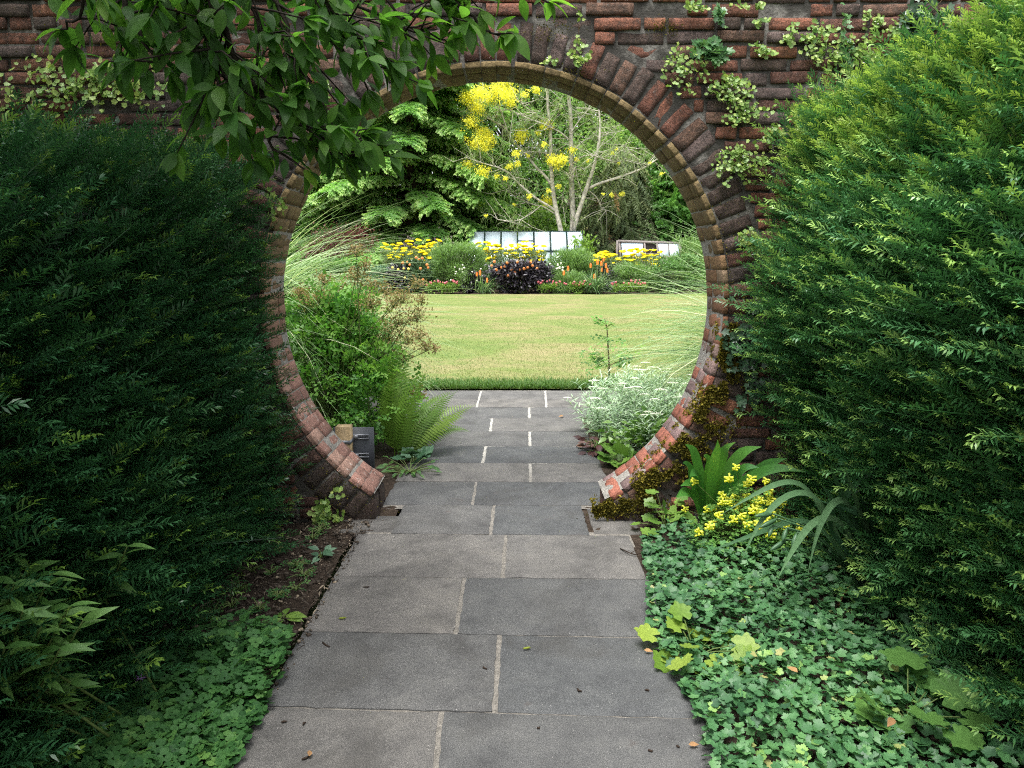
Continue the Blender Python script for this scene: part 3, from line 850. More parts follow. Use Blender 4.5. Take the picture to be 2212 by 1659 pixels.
# ------------------------------------------------------------------ yew hedges
def hedge(name, label, side, seed, face_x, top, x_in):
    r = rg(seed)
    root = thing(name, label, 'hedge', (side * 1.8, 1.5, 0))
    mbs = MB()
    y0, y1 = -1.2, 3.93
    topf = top
    area = (y1 - y0) * topf(2.0)
    n = int(area * 1500)
    Y = r.uniform(y0, y1, n); keep = r.random(n) < np.where(Y < .6, .28, 1.0); Y = Y[keep]; n = len(Y)
    top = topf(Y)
    z = .02 + r.random(n) * (top - .02)
    p = np.stack([Y * 2.2, z * 2.2, np.full(n, seed * 3.3)], 1)
    lump = vnoise(p, seed) * .05 + vnoise(p * 2.7, seed + 1) * .045 + vnoise(p * 6.5, seed + 2) * .045
    depth = r.random(n) ** 1.25 * .32
    x = face_x(z) - side * (lump) + side * depth
    nor = np.stack([np.full(n, -side * 1.0), np.zeros(n), np.clip((z - top + .35) * 1.6, 0, 1.2) + .3], 1)
    d = nrm(nor + r.normal(0, .24, (n, 3)) + np.array([0, -.2, .12]))
    L = r.uniform(.11, .25, n) * np.where(depth < .05, 1.1, .95)
    rnd = np.clip(r.normal(.45, .18, n) , 0, .86)
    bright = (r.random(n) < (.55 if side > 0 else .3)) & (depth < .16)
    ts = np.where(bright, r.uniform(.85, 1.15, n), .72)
    ch = r.integers(0, 4, n)
    pos = np.stack([x, Y, z], 1)
    for k in range(4):
        s = ch == k
        mbs.inst(SHOOTS[k], pos[s], d[s], r.normal(0, .35, (s.sum(), 3)) + [0, 0, 1], L[s], rnd[s], ts[s])
    mbs.build('foliage', M['yew' if side > 0 else 'yew_shaded'], root)
    # the clipped top with pale new growth
    tb = MB()
    n = int((y1 - y0) * .75 * 900)
    Y = r.uniform(y0, y1, n); keep = r.random(n) < np.where(Y < 1.2, .3, 1.0); Y = Y[keep]; n = len(Y)
    u = r.random(n) ** .8 * .75
    p = np.stack([Y * 2.4, u * 3, np.full(n, 9.0)], 1)
    top = topf(Y)
    z = top - .05 - .24 * np.exp(-u / .10) + vnoise(p, seed + 2) * .07
    x = face_x(top - .12) + side * u
    d = nrm(np.stack([np.full(n, -side * .35) + r.normal(0, .35, n), r.normal(-.1, .35, n), np.ones(n)], 1))
    for k in range(4):
        s = r.integers(0, 4, n) == k
        tb.inst(SHOOTS[k], np.stack([x, Y, z], 1)[s], d[s], r.normal(0, 1, (s.sum(), 3)), r.uniform(.11, .21, s.sum()), np.clip(r.normal(.4 if side > 0 else .1, .25, s.sum()), 0, 1))
    if side > 0:                                        # pale shoots along the upper edge of the face as well
        n = 1500
        Y = r.uniform(.9, y1, n); top = topf(Y); z = top - .02 - np.abs(r.normal(0, .2, n))
        x = face_x(z) - .03 + r.uniform(0, .08, n)
        tb.inst(SHOOTS[1], np.stack([x, Y, z], 1), nrm(np.stack([-.8 + r.normal(0, .35, n), r.normal(-.2, .35, n), .75 + r.normal(0, .3, n)], 1)), r.normal(0, .5, (n, 3)) + [0, 0, 1], r.uniform(.11, .2, n), np.clip(r.normal(.25, .2, n), 0, 1))
    tb.build('new_growth', M['yew_top'] if side > 0 else M['yew_shaded'], root)
    # filler core; shade between the shoots put into its near-black colour
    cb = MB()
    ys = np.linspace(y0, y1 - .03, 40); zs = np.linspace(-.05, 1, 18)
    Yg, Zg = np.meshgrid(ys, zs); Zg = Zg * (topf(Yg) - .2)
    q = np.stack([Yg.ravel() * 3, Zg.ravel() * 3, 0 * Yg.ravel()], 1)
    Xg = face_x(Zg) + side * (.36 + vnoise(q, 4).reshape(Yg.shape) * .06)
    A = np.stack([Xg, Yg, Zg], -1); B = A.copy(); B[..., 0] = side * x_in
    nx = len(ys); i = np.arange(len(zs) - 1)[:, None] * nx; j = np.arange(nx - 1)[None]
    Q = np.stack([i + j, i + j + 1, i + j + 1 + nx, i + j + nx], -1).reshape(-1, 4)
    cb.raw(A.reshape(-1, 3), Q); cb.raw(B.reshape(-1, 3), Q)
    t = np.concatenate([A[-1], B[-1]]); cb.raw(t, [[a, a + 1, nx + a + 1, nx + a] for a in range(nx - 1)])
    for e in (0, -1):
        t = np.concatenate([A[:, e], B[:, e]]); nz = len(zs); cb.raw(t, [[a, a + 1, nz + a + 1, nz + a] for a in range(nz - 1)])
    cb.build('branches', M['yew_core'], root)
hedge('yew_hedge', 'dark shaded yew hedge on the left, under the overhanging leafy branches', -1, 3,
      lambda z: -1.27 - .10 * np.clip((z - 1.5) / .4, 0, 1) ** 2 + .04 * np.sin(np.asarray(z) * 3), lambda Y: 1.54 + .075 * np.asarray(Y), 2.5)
hedge('yew_hedge', 'brighter green yew hedge on the right with yellow-green new tips on top', 1, 8,
      lambda z: 1.54 - .24 * np.exp(-((np.asarray(z) - 1.25) / .62) ** 2) - .03 * np.clip(np.asarray(z) - 1.6, 0, 1), lambda Y: 2.06 + 0 * np.asarray(Y), 2.7)

# ------------------------------------------------------------------ magnolia leaning in from the left
def magnolia():
    r = rg(77)
    root = thing('magnolia_tree', 'broad-leaved tree whose leafy branches hang across the upper left of the wall', 'tree', (-3.1, 1.7, 0))
    tb, lb = MB(), MB()
    trunk = np.array([(-3.1, 1.7, -.05), (-3.05, 1.7, .9), (-2.9, 1.72, 1.8), (-2.6, 1.75, 2.6), (-2.1, 1.85, 3.2), (-1.5, 1.95, 3.5), (-.8, 2.05, 3.55)])
    tb.tube(trunk, [.15, .13, .12, .1, .075, .05, .03], 9)
    def leafy(pts, step=.035, sub=True, spread=.09, bright=0.0):  # bright lifts twigs and puts the light on them into the leaf tone
        """leaves along a twig and a rosette at its end"""
        pts = np.asarray(pts)
        seg = np.linalg.norm(np.diff(pts, axis=0), axis=1); tot = seg.sum()
        n = max(3, int(tot / step)); s = np.linspace(.25, 1, n) * tot
        cs = np.r_[0, np.cumsum(seg)]
        P = np.stack([np.interp(s, cs, pts[:, k]) for k in range(3)], 1)
        T = nrm(np.gradient(P, axis=0)) if n > 1 else np.array([[0, 0, -1.0]])
        for i in range(n):
            ph = i * 2.4 + r.uniform(0, 1)
            a = nrm(np.cross(T[i], [0.3, .2, 1])); b = np.cross(T[i], a)
            out = a * math.cos(ph) + b * math.sin(ph)
            d = nrm(T[i] * r.uniform(.4, .9) + out * .8 + np.array([0, 0, -.28 + bright]) + r.normal(0, .15, 3))
            L = r.uniform(.052, .092)
            lb.inst(T_MAG, P[i] + d * .012, d, np.array([0, -.25, 1]) + r.normal(0, .45, 3), L, np.clip(r.normal(.26 + bright, .18), 0, 1))
        for j in range(r.integers(3, 6)):
            ph = j * 1.35 + r.uniform(0, .6)
            a = nrm(np.cross(T[-1], [0.3, .2, 1])); b = np.cross(T[-1], a)
            d = nrm(T[-1] * .9 + (a * math.cos(ph) + b * math.sin(ph)) * .75 + np.array([0, 0, -.15]))
            lb.inst(T_MAG, pts[-1], d, np.array([0, -.3, 1]) + r.normal(0, .4, 3), r.uniform(.062, .098), np.clip(r.normal(.34 + bright, .2), 0, 1))
    def branch(px, Y0, Y1, r0=.009, nsub=4, bright=0.0, subl=.22):
        pts = np.array([at(a, b, Y0 + (Y1 - Y0) * i / (len(px) - 1)) for i, (a, b) in enumerate(px)])
        t = np.linspace(0, 1, len(pts)); tt = np.linspace(0, 1, len(pts) * 4)
        P = np.stack([np.interp(tt, t, pts[:, k]) for k in range(3)], 1) + r.normal(0, .004, (len(tt), 3))
        tb.tube(P, np.linspace(r0, .003, len(P)), 5)
        leafy(P[len(P) // 4:], .038, bright=bright)
        for k in range(nsub):
            q = P[int(len(P) * r.uniform(.2, .92))]
            d = nrm(np.array([r.normal(.25 + bright, .6), r.normal(-.05, .5), r.normal(-.3 + 1.8 * bright, .35)]))
            l = r.uniform(.5, 1.2) * subl * (1 - bright)
            S = np.stack([q, q + d * l * .5 + r.normal(0, .008, 3), q + d * l + np.array([0, 0, -.1 * l])])
            tb.tube(S, [.004, .003, .002], 4)
            leafy(S, .036, bright=bright)
    branch([(400, -330), (430, -160), (451, 0), (462, 120), (470, 205)], 2.4, 2.35, .012, 6)
    branch([(420, -330), (472, 10), (513, 144), (581, 219), (660, 290), (752, 342)], 2.35, 2.55, .013, 9)
    branch([(250, -250), (262, -60), (280, 44), (342, 130), (369, 154)], 2.2, 2.3, .01, 5)
    branch([(560, -300), (630, -120), (700, 40), (745, 113), (796, 193)], 2.5, 2.6, .01, 6, .1)
    branch([(540, 169), (584, 227), (657, 276), (720, 310), (779, 298)], 2.45, 2.55, .007, 3, .1)
    branch([(600, 255), (690, 330), (760, 335), (815, 312)], 2.5, 2.6, .006, 3, .1)
    branch([(700, -300), (850, -130), (988, 4), (1051, 68), (1085, 81)], 2.55, 2.75, .011, 4, .3)
    branch([(760, -300), (940, -120), (1090, -20), (1150, -2), (1190, 5)], 2.6, 2.8, .010, 2, .35)
    branch([(720, -250), (800, -80), (850, 20), (880, 85)], 2.6, 2.6, .008, 6, .2)
    branch([(640, -250), (690, -80), (760, 10), (900, 60), (960, 88)], 2.6, 2.7, .008, 6, .25)
    branch([(500, -280), (560, -90), (600, 30), (640, 130)], 2.5, 2.5, .009, 8)
    branch([(330, -280), (360, -80), (390, 10), (420, 95)], 2.4, 2.4, .009, 7)
    branch([(160, -220), (190, -60), (175, 30), (130, 62)], 2.1, 2.3, .008, 2, .1, .12)
    branch([(300, -150), (320, -20), (420, 60), (520, 120)], 2.45, 2.5, .009, 8)
    branch([(540, -120), (620, 60), (650, 150), (690, 210)], 2.5, 2.5, .009, 7)
    branch([(430, 60), (500, 180), (520, 240), (480, 285)], 2.35, 2.35, .007, 4)
    branch([(520, 190), (570, 250), (590, 320), (650, 360)], 2.45, 2.45, .007, 3)
    branch([(380, -200), (400, -60), (440, 60), (450, 130)], 2.3, 2.35, .008, 8)
    branch([(600, -200), (660, -60), (720, 30), (790, 90)], 2.45, 2.5, .008, 8, .05)
    branch([(460, -200), (520, -40), (560, 60), (600, 120)], 2.35, 2.4, .008, 8)
    branch([(800, -220), (860, -90), (930, -10), (985, 45)], 2.6, 2.7, .008, 5, .25)
    branch([(660, -100), (730, 70), (800, 120), (850, 150)], 2.5, 2.55, .006, 4, .12)
    # unseen limbs and crown above the picture, spread to shade the left
    for k in range(62):
        t = r.uniform(.35, 1)
        i = t * (len(trunk) - 1); a = int(min(i, len(trunk) - 2)); q = trunk[a] + (trunk[a + 1] - trunk[a]) * (i - a)
        e = np.array([r.uniform(-3.6, -.75), r.uniform(-.4, 4.4), r.uniform(2.95, 4.3)])
        m = (q + e) / 2 + np.array([0, 0, .25])
        S = np.stack([q, m, e]); tb.tube(S, [.03, .018, .006], 5)
        for j in range(12):
            w = S[1] + (e - S[1]) * r.uniform(.1, 1.05)
            d = nrm(np.array([r.normal(0, 1), r.normal(0, 1), r.normal(-.1, .5)]))
            P = np.stack([w, w + d * .18, w + d * .34 + np.array([0, 0, -.05])])
            if P[:, 2].min() < 2.62 + max(0, P[:, 1].max() - 2.2) * .32: continue
            tb.tube(P, [.005, .004, .002], 4)
            leafy(P, .04)
    tb.build('trunk', M['bark_dark'], root, True); lb.build('crown', M['mag'], root, True)
magnolia()

# ------------------------------------------------------------------ climbers on the wall
def wall_patch(name, label, cat, px, py, rx, ry, n, tm, size, mat, seed, group, stem=True, flowers=0, Yf=3.985):
    r = rg(seed)
    c = at(px, py, Yf); rx, ry = rx * 1.3, ry * 1.2
    root = thing(name, label, cat, (c[0], WY, c[2] - ry / F * 4), group)
    k = 0; P = []
    sub = r.normal(0, .5, (max(3, n // 9), 2))
    while len(P) < n:
        s = sub[r.integers(len(sub))] + r.normal(0, .22, 2)
        if np.hypot(*s) < 1.25:
            P.append(at(px + s[0] * rx, py + s[1] * ry, Yf - r.uniform(.005, .045)))
    P = np.array(P)
    mb = MB()
    d = nrm(np.stack([r.normal(0, .6, n), -np.abs(r.normal(.3, .2, n)), r.normal(-.25, .55, n)], 1))
    mb.inst(tm, P, d, np.stack([r.normal(0, .35, n), -np.ones(n), r.normal(.55, .3, n)], 1), r.uniform(*size, n), np.clip(r.normal(.55, .25, n), 0, 1))
    mb.build('foliage', mat, root)
    if stem:
        sb = MB()
        for i in range(max(2, n // 10)):  # thin trailing stems, loose pieces between the leaves
            a = P[r.integers(n)]; b = P[r.integers(n)]
            m = (a + b) / 2 + r.normal(0, .01, 3); pts = np.stack([a, m, b]); pts[:, 1] = np.maximum(pts[:, 1], 3.95) + .01
            sb.tube(pts, .0013, 3, cap=False)
        sb.build('trailing_stem', M['stem_brown'], root)
    if flowers:
        fb = MB(); q = P[r.integers(n, size=flowers)] + np.array([0, -.012, .004])
        fb.inst(T_SMALL, q, r.normal(0, 1, (flowers, 3)), np.tile([0, -1.0, .3], (flowers, 1)), .008, r.random(flowers))
        fb.build('blossom', M['toad_flower'], root)
    return root
TG = 'toadflax patches growing on the brick wall'
def d4(x, y): return 1458 + x * .3418, y * .3418
toads = [
    (d4(130, 50), 22, 11, 26, 'small toadflax tuft near the top edge, right of the arch crown'),
    (d4(450, 40), 24, 9, 22, 'thin toadflax fringe at the top edge beside the highest ivy strand'),
    (d4(540, 135), 13, 9, 14, 'little toadflax tuft between two brick courses above the right of the arch'),
    (d4(60, 430), 32, 40, 75, 'yellowish toadflax patch just below and left of the broad ivy cluster'),
    (d4(320, 555), 32, 26, 85, 'upper half of the long diagonal toadflax trail right of the arch'),
    (d4(440, 665), 44, 30, 100, 'lower half of the long diagonal toadflax trail right of the arch'),
    (d4(560, 320), 22, 12, 30, 'sparse toadflax tuft right of the broad ivy cluster'),
    (d4(740, 220), 18, 18, 26, 'loose toadflax tuft high between the ivy cluster and the hanging ivy strand'),
    (d4(920, 280), 34, 34, 95, 'dense toadflax patch left of the hanging ivy strand'),
    (d4(1030, 400), 22, 18, 36, 'toadflax patch at the lower end of the hanging ivy strand'),
    (d4(1220, 310), 36, 26, 85, 'toadflax patch right of the hanging ivy strand above the yew tips'),
    (d4(1430, 220), 28, 40, 95, 'toadflax patch beside the dark ivy at the top right'),
    (d4(1240, 130), 18, 16, 32, 'toadflax tuft high between hanging ivy strand and dark ivy'),
    (d4(400, 1035), 38, 34, 120, 'toadflax patch on the bricks just outside the right side of the arch ring'),
    (d4(600, 830), 20, 22, 46, 'toadflax patch against the upper left edge of the right hedge'),
    (d4(490, 1540), 27, 26, 60, 'larger-leaved toadflax patch low on the right of the arch beside the hedge'),
    ((1247, 115), 20, 18, 40, 'green toadflax tuft on the arch ring right of its crown'),
    ((1188, 133), 10, 10, 12, 'tiny toadflax tuft at the crown of the arch'),
    ((690, 205), 22, 26, 34, 'toadflax tuft behind the hanging branches left of the arch'),
    ((598, 440), 14, 40, 26, 'toadflax threads on the left flank of the arch ring'),
]
for i, ((px, py), rx, ry, n, lab) in enumerate(toads):
    wall_patch('toadflax', lab, 'wall plant', px, py, rx, ry, int(n * 1.9), T_ROUND5, (.014, .026), M['toad'], 200 + i, TG, True, n // 8)
wall_patch('toadflax', 'wide spread of pale toadflax over the shaded brick above the left hedge', 'wall plant', 160, 190, 150, 55, 420, T_ROUND5, (.018, .036), M['toad'], 240, TG, True, 14)
wall_patch('toadflax', 'toadflax cushion at the foot of the left pier', 'wall plant', 710, 1100, 32, 36, 130, T_ROUND5, (.018, .034), M['toad'], 241, TG, True, 3, 3.95)
IG = 'ivy growing on the brick wall'
ivies = [
    (d4(235, 330), 30, 26, 60, (.038, .06), 'ivy', 'broad mid-green ivy cluster on bricks above the right of the arch'),
    (d4(290, 150), 9, 26, 30, (.026, .042), 'ivy', 'narrow ivy strand climbing from the broad ivy cluster'),
    (d4(1078, 210), 6, 62, 30, (.025, .042), 'ivy', 'single thin ivy strand hanging down from the top edge'),
    (d4(1590, 130), 34, 48, 80, (.04, .065), 'ivy_dark', 'dark grey-green ivy mass at the top right above the hedge'),
    ((1604, 745), 30, 75, 95, (.035, .055), 'ivy_dark', 'dark ivy curtain between right arch ring and hedge'),
    ((1615, 860), 22, 40, 30, (.03, .05), 'ivy_dark', 'sparse dark ivy below the ivy curtain at the right pier'),
    ((592, 905), 12, 50, 10, (.04, .055), 'ivy', 'few loose ivy leaves at the left arch flank beside the hedge'),
    ((1250, 60), 6, 40, 8, (.02, .03), 'lime', 'thin yellowing trailing strand above the crown of the arch'),
]
for i, ((px, py), rx, ry, n, sz, mt, lab) in enumerate(ivies):
    wall_patch('ivy', lab, 'ivy', px, py, rx, ry, int(n * 1.6), T_IVY, sz, M[mt], 300 + i, IG)
def moss():
    r = rg(31)
    mb = MB()
    n = 14000
    th = np.radians(r.uniform(-64, -4, n)); w = 1 - np.abs((np.degrees(th) + 34) / 34)
    rad = R + .012 + np.abs(r.normal(0, .07, n)) * np.clip(w + .25, .1, 1) * 1.5
    fr = r.random(n) < .86
    Y = np.where(fr, WY - .004 - r.uniform(0, .012, n), WY + r.random(n) ** 2 * .16)
    rad = np.where(fr, rad, R - .001)
    p3 = np.stack([np.cos(th) * rad * 11, Y * 11, np.sin(th) * rad * 11], 1)
    keep = vnoise(p3, 2) + vnoise(p3 * 3, 3) * .5 > -.15 + .5 * (~fr)
    th, rad, Y, fr = th[keep], rad[keep], Y[keep], fr[keep]; n = len(th)
    P = np.stack([CX + rad * np.cos(th), Y, CZ + rad * np.sin(th)], 1)
    P = P[P[:, 2] > .01]; fr = fr[:len(P)]; n = len(P)
    d = nrm(np.stack([r.normal(-.2, .6, n), -np.ones(n) * .7, r.normal(.3, .6, n)], 1))
    mb.inst(T_SMALL, P, d, r.normal(0, 1, (n, 3)), r.uniform(.011, .026, n), np.clip(r.normal(.5, .28, n) + np.exp(-(np.hypot(P[:, 0] - CX, P[:, 2] - CZ) - R) / .03) * .3, 0, 1))
    # thinner growth on the upper bricks and the left pier
    for (px, py, rx, ry, m) in ((1190, 65, 25, 15, 200), (1440, 60, 16, 10, 200), (1660, 640, 40, 20, 350), (1250, 160, 25, 15, 160), (760, 1040, 60, 40, 700), (660, 150, 30, 40, 250), (150, 130, 60, 40, 300), (1570, 560, 20, 120, 500), (1330, 1100, 40, 20, 600)):
        Q = np.array([at(px + r.normal(0, rx), py + r.normal(0, ry), 3.99) for _ in range(m)])
        Q = Q[(np.hypot(Q[:, 0] - CX, Q[:, 2] - CZ) > R + .01) & (Q[:, 2] > 0)]; m = len(Q)
        mb.inst(T_SMALL, Q, nrm(np.stack([r.normal(0, .6, m), -np.ones(m), r.normal(.3, .6, m)], 1)), r.normal(0, 1, (m, 3)), r.uniform(.006, .013, m), r.random(m) * .7)
    o = mb.build('moss', M['moss'])
    o['kind'] = 'stuff'; o['label'] = 'olive yellow moss along the lower right rim of the round gate'; o['category'] = 'moss'
moss()

# ------------------------------------------------------------------ near beds
def cover(name, label, cat, poly, n, tm, size, zr, mat, seed, tilt=.35, xmin=None, xmax=None):
    """ground cover leaves over a ground polygon given by photo pixels"""
    r = rg(seed)
    pg = np.array([gr(*q)[:2] for q in poly])
    lo, hi = pg.min(0), pg.max(0)
    P = []
    while len(P) < n:
        q = r.uniform(lo, hi, (n, 2))
        ins = np.zeros(len(q), bool)
        for i in range(len(pg)):
            a, b = pg[i], pg[i - 1]
            c = (a[1] > q[:, 1]) != (b[1] > q[:, 1])
            with np.errstate(divide='ignore', invalid='ignore'):
                c &= q[:, 0] < (b[0] - a[0]) * (q[:, 1] - a[1]) / (b[1] - a[1]) + a[0]
            ins ^= c
        P += list(q[ins])
    P = np.array(P[:n])
    p3 = np.stack([P[:, 0] * 6, P[:, 1] * 6, 0 * P[:, 0]], 1)
    hgt = np.clip(.55 + .45 * vnoise(p3, seed), .1, 1)
    z = zr[0] + (zr[1] - zr[0]) * hgt * r.random(n) ** .6
    az = r.uniform(0, 2 * np.pi, n)
    d = nrm(np.stack([np.cos(az), np.sin(az), r.normal(-.1, .25, n)], 1))
    up = np.stack([r.normal(0, tilt, n), r.normal(-.15, tilt, n), np.ones(n)], 1)
    mb = MB()
    L = r.uniform(*size, n)
    tone = np.clip(r.normal(.45, .2, n) + .2 * vnoise(p3 * .7 + 5, seed), 0, 1)
    mb.inst(tm, np.c_[P, z] - d * (L * .4)[:, None], d, up, L, tone)
    o = mb.build(name, mat)
    o['kind'] = 'stuff'; o['label'] = label; o['category'] = cat
    return o
cover('ground_cover', 'dense carpet of lobed dark green leaves right of the path', 'ground cover',
      [(1385, 1175), (1560, 1150), (1900, 1240), (2030, 1420), (2420, 1560), (2500, 2100), (1530, 2100), (1525, 1659), (1492, 1530), (1440, 1450), (1395, 1380), (1400, 1300), (1395, 1230)],
      9000, T_WALD, (.024, .048), (.0, .125), M['wald'], 401, .5)
cover('ground_cover', 'carpet of rounded three-part clover leaves left of the path', 'ground cover',
      [(628, 1368), (560, 1362), (400, 1400), (260, 1460), (120, 1560), (-150, 1700), (-150, 2100), (400, 2100), (500, 1659), (560, 1570), (608, 1470)],
      3300, T_CLOVER, (.03, .05), (.0, .12), M['clover'], 402, .45)
def pebbles():
    r = rg(41); mb = MB()
    n = 2600
    oct_v = np.array([[1, 0, 0], [-1, 0, 0], [0, 1, 0], [0, -1, 0], [0, 0, .7], [0, 0, -.7]], float)
    oct_f = np.array([[0, 2, 4], [2, 1, 4], [1, 3, 4], [3, 0, 4], [2, 0, 5], [1, 2, 5], [3, 1, 5], [0, 3, 5]])
    P = np.stack([r.uniform(-1.35, -.74, n), r.uniform(2.3, 3.98, n), np.zeros(n)], 1)
    edge = -.80 + 0 * P[:, 1]
    P = P[(P[:, 0] < edge + .04) | (P[:, 1] > 3.85)]; n = len(P)
    P[:, 2] = r.uniform(-.006, .008, n)
    sz = r.exponential(.0032, n) + .0018
    mb.inst((oct_v, oct_f, np.zeros(6)), P, r.normal(0, 1, (n, 3)) * [1, 1, .3], r.normal(0, .4, (n, 3)) + [0, 0, 1], np.minimum(sz, .017), r.random(n) ** 1.6)
    n = 500
    P = np.stack([r.uniform(-1.35, -.78, n), r.uniform(2.3, 3.98, n), r.uniform(0, .012, n)], 1)
    mb.inst(T_NARROW, P, r.normal(0, 1, (n, 3)) * [1, 1, .15], r.normal(0, .3, (n, 3)) + [0, 0, 1], r.uniform(.015, .05, n), r.random(n))
    o = mb.build('gravel', M['pebble'], None, True)
    o['kind'] = 'stuff'; o['label'] = 'small stones and dry bits scattered over the bare soil left of the path'; o['category'] = 'gravel'
pebbles()

def rosette(name, label, cat, base, n, tm, size, mat, seed, el=(.2, 1.0), stalk=(.03, .1), group=None, up=None, lean=(0, 0), rndm=.5):
    """leaves on stalks from one crown"""
    r = rg(seed)
    root = thing(name, label, cat, base, group)
    mb, sb = MB(), MB()
    base = np.asarray(base, float)
    for i in range(n):
        az = i * 2.4 + r.uniform(-.4, .4); e = r.uniform(*el)
        d = np.array([math.cos(az) * math.cos(e) + lean[0], math.sin(az) * math.cos(e) + lean[1], math.sin(e)])
        l = r.uniform(*stalk)
        p = base + d * l
        sb.tube(np.stack([base, base + d * l * .5 + [0, 0, .01], p]), [.003, .0025, .002], 4, cap=False)
        dl = nrm(d * [1, 1, .3] + [0, 0, -.1] + r.normal(0, .15, 3))
        mb.inst(tm, p, dl, np.array([0, -.3, 1]) + r.normal(0, .25, 3), r.uniform(*size), np.clip(r.normal(rndm, .25), 0, 1))
    sb.build('stem', M['stem'], root); mb.build('foliage', mat, root)
    return root
rosette('leafy_plant', 'lime-green scalloped-leaf plant spilling over the right path edge', 'plant', gr(1500, 1420), 17, T_SCALLOP, (.07, .105), M['lime'], 51, (.15, 1.1), (.06, .17))
rosette('leafy_plant', 'large dark green lobed leaves near the bottom right corner', 'plant', gr(1960, 1560), 13, T_SCALLOP, (.10, .15), M['heuchera'], 52, (.25, 1.0), (.05, .18))
rosette('leafy_plant', 'mid-green scalloped-leaf clump at the foot of the right pier', 'plant', gr(1440, 1145), 26, T_SCALLOP, (.06, .09), M['tellima'], 53, (.15, 1.4), (.05, .2))
rosette('weed', 'small broad-leaved weed on the soil at the left path edge', 'weed', gr(615, 1335), 8, T_OVAL, (.05, .09), M['tellima'], 54, (.2, 1.1), (.01, .03))
rosette('weed', 'pale thistle-like seedling on bare soil near the left pier', 'weed', gr(695, 1205), 9, T_OVAL, (.04, .07), M['bluegreen'], 55, (.2, 1.3), (.01, .05))
for i, (px, py) in enumerate(((560, 1200), (520, 1275), (640, 1225), (585, 1240), (460, 1330), (430, 1345), (675, 1165), (655, 1245), (610, 1190), (545, 1235), (500, 1310), (600, 1290), (640, 1275), (560, 1320), (690, 1150))):
    rosette('weed', 'low green seedling on the bare soil left of the path', 'weed', gr(px, py), 10 + i % 3 * 6, T_TRI, (.016 + .004 * (i % 3), .035), M['clover'], 60 + i, (.1, .9), (.01, .06), 'seedlings on the bare soil')

def corydalis():
    r = rg(71); b = gr(1610, 1190)
    root = thing('corydalis', 'ferny corydalis clump covered in yellow tubular flowers in front of the right hedge', 'flowering plant', b)
    lf, st = MB(), MB()
    heads = []
    for i in range(300):
        a = r.uniform(0, 2 * np.pi); rr = math.sqrt(r.random())
        e = b + np.array([math.cos(a) * rr * .25, math.sin(a) * rr * .22, (.06 + .24 * (1 - rr ** 2) * r.uniform(.5, 1.05))])
        st.tube(np.stack([b + r.normal(0, .02, 3) * [1, 1, 0], (b + e) / 2 + [0, 0, .03], e]), .0015, 3, cap=False)
        for k in range(3):
            o = e + r.normal(0, .02, 3)
            lf.inst(T_TRI, o, r.normal(0, 1, 3) * [1, 1, .3], r.normal(0, .3, 3) + [0, -.2, 1], r.uniform(.034, .055), r.random())
        if rr < .9 and i % 5 == 0: heads.append(e + [r.normal(0, .02), r.normal(-.02, .02), r.uniform(.02, .07)])
    for px, py in ((1590, 1010), (1575, 1035), (1655, 1040), (1660, 1060), (1480, 1100), (1510, 1150), (1640, 1190), (1690, 1140), (1500, 1040), (1560, 1085), (1615, 1045), (1630, 1095)):
        e = at(px, py, b[1] - .05); heads.append(e)
        st.tube(np.stack([b + [0, 0, .05], (b + e) / 2 + [0, 0, .05], e]), .0014, 3, cap=False)
    lf.build('foliage', M['cory'], root); st.build('stem', M['stem'], root)
    fl = MB()
    for i in range(9):
        a = i * 2.4
        d = nrm(np.array([math.cos(a), math.sin(a), .1 + .12 * (i % 3)]))
        p = np.array([0, 0, .003 * i - .012])
        fl.tube(np.stack([p, p + d * .010, p + d * .019 + [0, 0, -.003]]), [.0035, .0032, .0055], 5, rnd=.2 + .07 * i)
    proto = fl.build('flower', M['cory_fl'], root)
    proto.location = heads[0] - b
    for h in heads[1:90]:
        copy_part(proto, root, h, r.uniform(0, 6), r.uniform(.9, 1.3))
corydalis()
def harts():
    r = rg(81); b = gr(1570, 1100)
    b = np.array([.98, 3.72, 0.05])
    root = thing('harts_tongue_fern', 'glossy strap-leaved fern against the wall right of the gate', 'fern', b)
    mb = MB()
    tips = [(1480, 960), (1520, 985), (1645, 965), (1700, 990), (1590, 955), (1470, 1050), (1490, 1030), (1460, 1075), (1475, 1000), (1550, 950), (1740, 1020), (1560, 1010), (1640, 1010)]
    for i, (px, py) in enumerate(tips):
        e = at(px, py, 3.72 - r.uniform(.05, .35)); d = e - b
        g = b + r.normal(0, .012, 3)
        strap(mb, [g, g + d * .35 + [0, 0, .10], g + d * .72 + [0, 0, .09], e], .052, r.random(), (.1 * r.normal(), -.8, .6), .25, 14)
    mb.build('frond', M['hart'], root)
harts()
